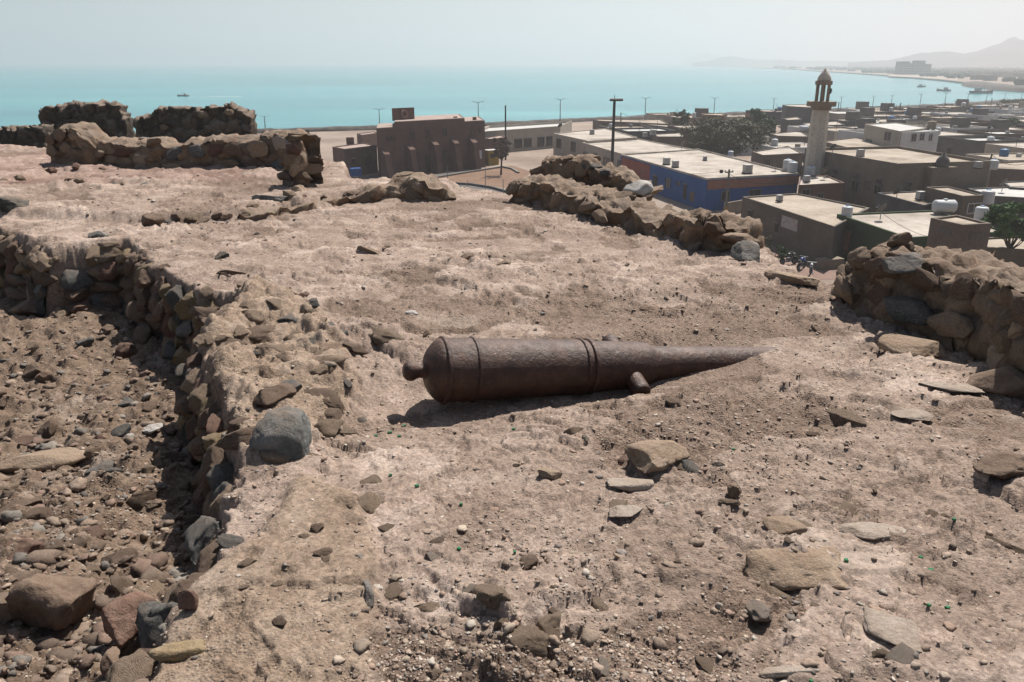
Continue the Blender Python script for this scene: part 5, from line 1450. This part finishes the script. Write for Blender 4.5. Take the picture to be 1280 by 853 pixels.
def strip(name, label, pts, w, h, m, cat):
    mb = MB()
    for a, b_ in zip(pts, pts[1:]):
        a, b_ = Vector(a), Vector(b_); d = (b_ - a).normalized(); n_ = Vector((-d.y, d.x, 0))
        mb.obox(a - n_ * w / 2, b_ - a, n_ * w, Vector((0, 0, h)))
    return tag(mb.build(name, m, at=pts[0]), label, cat)
strip("kerb", "pale low kerb along the brown earth plot", [atz(x, y, G) for x, y in ((478, 233), (530, 225.5), (575, 218), (628, 209.5), (640, 212), (648, 217))], .35, .25, M_CONC, "kerb")
strip("kerb", "curved dark kerb between lane and earth plot", [atz(x, y, G) for x, y in ((530, 231), (560, 230), (590, 232), (615, 236), (640, 243))], .3, .3, M_ROAD, "kerb")
fposts = [(560, 246, 208, "first"), (585, 249, 226, "second"), (607, 254, 206, "third"), (629, 246, 224, "last")]
for px, pb_, pt_, od in fposts:
    pole("fence_post", "thin grey fence post by the lane, %s from the left" % od, px, pb_, pt_, .05, M_STEEL, cat="post")
# cables
def cable(label, a, b_, sag=.6, r0=.02):
    pts = [a.lerp(b_, k / 10) - Vector((0, 0, sag * 4 * (k / 10) * (1 - k / 10))) for k in range(11)]
    mb = MB()
    for p, q in zip(pts, pts[1:]): mb.tube(p, q, r0, r0, 4)
    return tag(mb.build("cable", M_POLE, at=tuple(a)), label, "cable")
cable("thin cable sagging right from the grey pole by the mast", t1_, aty(832, 152, 215), 1.0, .03)

ca_ = aty(905, 214, 91.0); cable("thin cable from the concrete pole to the cream house corner", ca_, atz(776, 193, G + 3.6), 1.2, .022)
cable("thin cable from the concrete pole towards the red brick house", ca_, atz(1000, 219, G + 3.6), 1.2, .022)
cable("cable running over the broad pale roof to the grey pole", aty(1094, 259, 62.0), atz(1190, 300, G + 3.6), .6, .018)
cable("cable from the leaning black pole towards the right edge", aty(1240, 194, 72.0), aty(1300, 196, 74.0), .8, .025)
# gear on the nearer roofs
def cooler(px, py, z, s_, label):
    p = atz(px, py, z); root = empty("air_cooler", p, label, "air cooler", "air coolers on the near roofs")
    MB().box(p + Vector((0, 0, .12 + s_ / 2)), (s_, s_ * .85, s_), .25).build("case", M_FRAMEW, root)
    for k in range(4): MB().box(p + Vector((0, -s_ * .44, .12 + s_ * (.2 + .2 * k))), (s_ * .8, .03, .05), .25).build("louvre", M_FRAME, root)
    MB().box(p + Vector((0, 0, .06)), (s_ * 1.1, s_ * .9, .12), .25).build("stand", M_POLE, root)
def dish(px, py, z, label):
    p = atz(px, py, z); root = empty("satellite_dish", p, label, "satellite dish", "dishes on the near roofs")
    MB().tube(p, p + Vector((0, 0, .9)), .035).build("mast", M_STEEL, root)
    mt = Euler((R(-55), 0, .5)).to_matrix()
    MB().lathe(p + Vector((0, 0, 1.0)), [(.03, -.10), (.25, -.07), (.45, .0), (.47, .02), (.25, -.04), (.03, -.07)], 16, mt).build("reflector", W_GREY, root, True)
    MB().tube(p + Vector((0, 0, .95)), p + Vector((0, 0, 1.0)) + mt @ Vector((0, 0, .45)), .015).build("feed_arm", M_STEEL, root)
for px, py, z, s_, lab in ((833, 206, 3.55, .75, "left cooler on the edge of the painted house's roof"), (844, 209.5, 3.55, .7, "right cooler on the edge of the painted house's roof"), (934, 217, 3.55, .9, "cooler near the right end of the painted house's roof"),
        (881, 201, 3.55, .45, "small vent box in the middle of the painted house's roof"), (816, 170, 3.85, .9, "large cooler on the back of the cream house"), (806, 172, 3.6, .7, "cooler beside the large one on the cream house"),
        (1075, 196, 5.7, .7, "cooler at the back of the mosque roof"), (1008, 228, 3.5, .6, "cooler on the red brick house"), (1150, 250, 3.3, .7, "cooler on the long grey house"), (974, 252, 3.4, .5, "box on the worn tan roof of the rubble-walled house"),
        (1222, 211, 5.7, .6, "cooler at the right end of the mosque roof"), (740, 168, 3.9, .7, "cooler on the cream house nearest the mast")):
    cooler(px, py, G + z, s_, lab)
for px, py, z, lab in ((969, 214, 3.55, "dish beside the two white tanks"), (700, 164, 3.9, "dish on the cream house, left end"), (852, 188, 3.6, "dish at the back of the cream house"), (1040, 195, 5.7, "dish on the mosque roof near the minaret"), (1030, 224, 3.5, "dish on the red brick house"), (1120, 252, 3.3, "dish on the long grey house"), (1100, 275, 3.6, "dish on the broad pale roof of the green house"), (1252, 240, 3.3, "dish on the bright white roof")):
    dish(px, py, G + z, lab)
# dry stains, low yard walls
for k, (a_, b_) in enumerate((((1010, 262), (1060, 277)), ((905, 262), (935, 256)), ((1060, 246), (1096, 256)), ((880, 197), (930, 205)), ((1000, 205), (1010, 225)))):
    strip("yard_wall", ["low yard wall behind the rubble-walled house", "low yard wall at the foot of the painted house", "low yard wall below the mosque windows", "low wall behind the painted house's roof", "low wall between brick house and minaret"][k], [atz(a_[0], a_[1] + 8, G), atz(b_[0], b_[1] + 8, G)], .25, 1.4, W_TAN, "wall")

# street clutter in the lane: parked motorcycles, white cabinet, low wall
M_TYRE = mat("tyre", [(.012, .012, .012), (.025, .025, .025)], bump=0, rough=.8); M_BIKEB = mat("blue_bike_paint", [(.02, .08, .30), (.03, .11, .38)], rough=.3, bump=0, spec=.5); M_BIKEG = mat("green_bike_paint", [(.03, .06, .03), (.05, .09, .04)], rough=.35, bump=0, spec=.5); M_BIKEW = mat("silver_bike_paint", [(.4, .4, .42), (.5, .5, .52)], rough=.3, bump=0, metal=.5)
def motorcycle(p, rz, paint, label):
    root = empty("motorcycle", (0, 0, 0), label, "motorcycle", "motorcycles parked in the lane")
    mt = Matrix.Rotation(math.pi / 2, 3, 'X')
    for x in (-.65, .65):
        w = MB(); tor = []
        w.lathe((x, .05, .3), [(.22, 0), (.29, .0), (.31, .05), (.29, .10), (.22, .10), (.22, 0)], 18, mt)
        wh = w.build("wheel", M_TYRE, root, True)
        MB().lathe((x, .05, .3), [(.03, .02), (.21, .03), (.21, .07), (.03, .08)], 10, mt).build("rim", M_STEEL, wh)
    for a, b_, r_ in (((.65, 0, .3), (.42, 0, .95), .035), ((-.65, 0, .3), (-.1, 0, .55), .03), ((.42, 0, .85), (-.55, 0, .68), .035), ((-.1, 0, .35), (.4, 0, .8), .03)):
        MB().tube(a, b_, r_, r_, 6).build("frame_tube", M_POLE, root)
    MB().box((.02, 0, .42), (.36, .26, .32)).build("engine", M_STEEL, root)
    MB().lathe((-.02, 0, .86), [(.06, -.18), (.13, -.1), (.15, .06), (.12, .2), (.05, .3)], 10, Matrix.Rotation(math.pi / 2, 3, 'Y')).build("tank", paint, root, True)
    MB().box((-.4, 0, .80), (.62, .24, .10)).build("seat", M_TYRE, root)
    MB().tube((.40, -.36, 1.02), (.40, .36, 1.02), .02).build("handlebar", M_STEEL, root)
    MB().lathe((.52, 0, .88), [(.04, -.08), (.10, 0), (.09, .06)], 10, Matrix.Rotation(math.pi / 2, 3, 'Y')).build("headlight", M_TANKW, root)
    MB().box((.66, 0, .63), (.42, .11, .03)).build("mudguard", paint, root); MB().tube((-.1, -.16, .3), (-.85, -.16, .36), .045, .05, 8).build("exhaust", M_STEEL, root)
    root.location = p; root.rotation_euler = (0, .0, rz)
    return root
for px, py, rz_, pt_, lab in ((985, 331, .4, M_BIKEG, "green motorcycle parked in the lane, seen through the terrace gap"), (1001, 337, .9, M_BIKEB, "blue motorcycle parked in the lane, seen through the terrace gap"), (1013, 345, 1.2, M_BIKEW, "silver motorcycle parked in the lane, nearest the right wall")):
    motorcycle(atz(px, py, G + .012), rz_, pt_, lab)
wc = atz(1037, 318, G)
cb_ = empty("cabinet", wc, "tall pale metal cabinet at the corner of the green house", "cabinet")
MB().box(wc + Vector((0, 0, .75)), (.75, .5, 1.5), .3).build("body", W_CREAM, cb_); MB().box(wc + Vector((0, 0, 1.53)), (.85, .6, .06), .3).build("cap", M_FRAMEW, cb_); MB().box(wc + Vector((0, -.26, .8)), (.6, .03, 1.2), .3).build("door", M_FRAME, cb_)
strip("low_wall", "low pale block wall in the lane below the cabinet", [atz(1022, 336, G), atz(1050, 334, G)], .9, .8, W_TAN, "wall")

# more of the town: flat-roofed houses on the street grid
hr = random.Random(41)
ug = Vector((.20, -.98, 0)).normalized(); vg = Vector((.98, .20, 0)).normalized()
TOWN = [(-2, 160), (6, 190), (20, 212), (60, 232), (100, 256), (150, 284), (200, 322), (250, 362), (330, 300), (240, 190), (130, 110), (72, 62), (48, 62), (52, 95), (58, 112), (38, 128), (30, 150)]
tx = np.array([p[0] for p in TOWN]); 
wallc = [(W_GREY, "grey"), (W_BROWN, "brown"), (W_TAN, "tan"), (W_DKGREY, "dark grey"), (W_CREAM, "cream"), (W_WHITE, "white"), (W_CREAM, "cream")]
roofc = [(RF_PALE, "pale"), (RF_TAN, "tan"), (RF_PALE, "pale"), (RF_TAN, "tan"), (RF_WHITE, "white")]
used = {}
FILL = []
for i in range(-10, 30):
    for j in range(-2, 27):
        c_ = Vector((0, 170, 0)) + vg * (j * 12.2 + hr.uniform(-1, 1)) - ug * (i * 11.2 - 110 + hr.uniform(-1, 1))
        if sdf(np.array([c_.x]), np.array([c_.y]), TOWN)[0] > -6: continue
        w_, l_ = hr.uniform(8, 11.2), hr.uniform(7.5, 10.3)
        if any((c_ - f[0]).to_2d().length < 5.5 + f[1] * .58 for f in FOOT if len(f) == 3): continue
        h_ = hr.choice([2.9, 3.1, 3.3, 3.5, 3.6, 3.2]) if hr.random() > .03 else 4.6
        P = [c_ - vg * w_ / 2 - ug * l_ / 2, c_ - vg * w_ / 2 + ug * l_ / 2, c_ + vg * w_ / 2 + ug * l_ / 2, c_ + vg * w_ / 2 - ug * l_ / 2]
        q = proj((c_.x, c_.y, G + h_))
        if not (560 < q[0] < 1420): continue
        (wm, wc), (rm, rc) = hr.choice(wallc), hr.choice(roofc)
        zone = "by the shore road" if q[1] < 143 else ("between shore and villa" if q[0] < 1180 and q[1] < 165 else ("in the far right of town" if q[0] > 1180 and q[1] < 172 else ("behind the white villa" if q[0] > 1060 else "around the trees and the mast")))
        rim_ = hr.choice([.12, .2, .35, .6]); lab = "%s %s house with a %s %s roof %s" % ("small" if w_ * l_ < 76 else ("mid-sized" if w_ * l_ < 94 else "large"), wc, "flat" if rim_ < .3 else "walled", rc, zone)
        root, C = house("town_house", lab, [tuple(p[:2]) for p in P], h_, wm, rm, world=True, group="flat-roofed houses of the town", foot=False, rim=rim_)
        for k in range(hr.randrange(1, 5)):
            q_ = c_ + vg * hr.uniform(-.4, .4) * w_ + ug * hr.uniform(-.4, .4) * l_
            e_ = hr.uniform(.3, .9)
            if hr.random() < .6: MB().box((q_.x, q_.y, G + h_ + .03 + e_ * .4), (e_, e_ * .8, e_ * .8), hr.uniform(0, 1.5)).build('cooler_box', hr.choice([M_FRAMEW, W_GREY, W_TAN, M_STEEL]), root)
            else: MB().tube((q_.x, q_.y, G + h_), (q_.x, q_.y, G + h_ + hr.uniform(.8, 2.2)), .04).build('mast', M_POLE, root)
        FILL.append((c_, h_, w_, l_, q, zone))
        for k in range(hr.randrange(1, 4)):
            s0 = l_ * (.15 + .28 * k); zz = G + 1.1
            place_opening(root, C[1] , vg, ug, w_ * (.15 + .28 * k), w_ * (.15 + .28 * k) + 1.1, G + 1.0, G + 2.2, 'w')
        if hr.random() < .5:
            place_opening(root, C[0], ug, -vg, l_ * .3, l_ * .3 + 1.0, G + .05, G + 2.1, 'd')
tn = 0
for c_, h_, w_, l_, q, zone in FILL:
    if hr.random() < .38:
        p = c_ + vg * hr.uniform(-.35, .35) * w_ + ug * hr.uniform(-.35, .35) * l_; p.z = G + h_ + .03
        tank(p, hr.uniform(.45, .6), hr.uniform(.9, 1.3), hr.choice([M_TANKW, M_TANKW, M_TANKB]), "water tank on a roof %s" % zone, horiz=hr.random() < .3)
    if hr.random() < .15:
        p = c_ + vg * hr.uniform(-.3, .3) * w_; p.z = G + h_ + .03
        o = MB().box(p + Vector((0, 0, 1.0)), (2.4, 2.6, 2.0), .2).build("stair_room", W_GREY, at=p)
        tag(o, "small stair room on a roof %s" % zone, "stair room", "stair rooms on the roofs")
for px, py, r_, h_, m, lab, hz, zt in [(984, 212, .55, 1.2, M_TANKW, "left of the two upright white tanks beside the blue house", False, 3.7), (990, 215, .55, 1.2, M_TANKW, "right of the two upright white tanks beside the blue house", False, 3.7),
        (1013, 220, .5, 1.1, M_TANKW, "single white tank on the red brick house", False, 3.4), (913, 196, .4, .8, M_TANKW, "small white tank behind the painted house's roof", False, 3.2), (1058, 271, .45, .9, M_TANKW, "white tank with blue lid at the corner of the green house", False, 3.5),
        (1179, 268, .55, 1.9, M_TANKW, "lying white tank before the dark block house", True, 3.5), (1225, 277, .5, 1.2, M_TANKW, "ribbed grey-white tank beside the roof room", False, 3.9), (1233, 255, .6, 1.3, M_TANKW, "pale tank at the right of the dark block house", False, 3.2),
        (1119, 184, .5, 1.3, M_TANKW, "lying white tank before the white villa", True, 3.3), (1164, 161, .7, 1.2, W_TAN, "round tan tank on the white villa's roof", False, 5.8), (1004, 166, .6, 1.8, M_TANKW, "lying white tank left of the minaret shaft", True, 3.0),
        (1241, 212, .55, 1.2, M_TANKW, "white tank behind the leaning black pole", False, 3.4)]:
    tank(atz(px, py, G + zt + .03), r_, h_, m, lab, hz)

# ------------------------------------------------------------------ air
M_HAZE = bpy.data.materials.new("sea_haze"); M_HAZE.use_nodes = True
t = M_HAZE.node_tree
for n in list(t.nodes): t.nodes.remove(n)
o_ = t.nodes.new("ShaderNodeOutputMaterial"); pv = t.nodes.new("ShaderNodeVolumePrincipled")
pv.inputs['Color'].default_value = (.66, .67, .69, 1); pv.inputs['Density'].default_value = .00052; pv.inputs['Anisotropy'].default_value = .45
t.links.new(pv.outputs[0], o_.inputs['Volume'])
hz = MB().prism([(-9600, -600), (9600, -600), (9600, 9600), (-9600, 9600)], SEA - 3.5, 230.0).build("haze", M_HAZE)
tag(hz, "pale sea haze filling the air", kind="stuff")
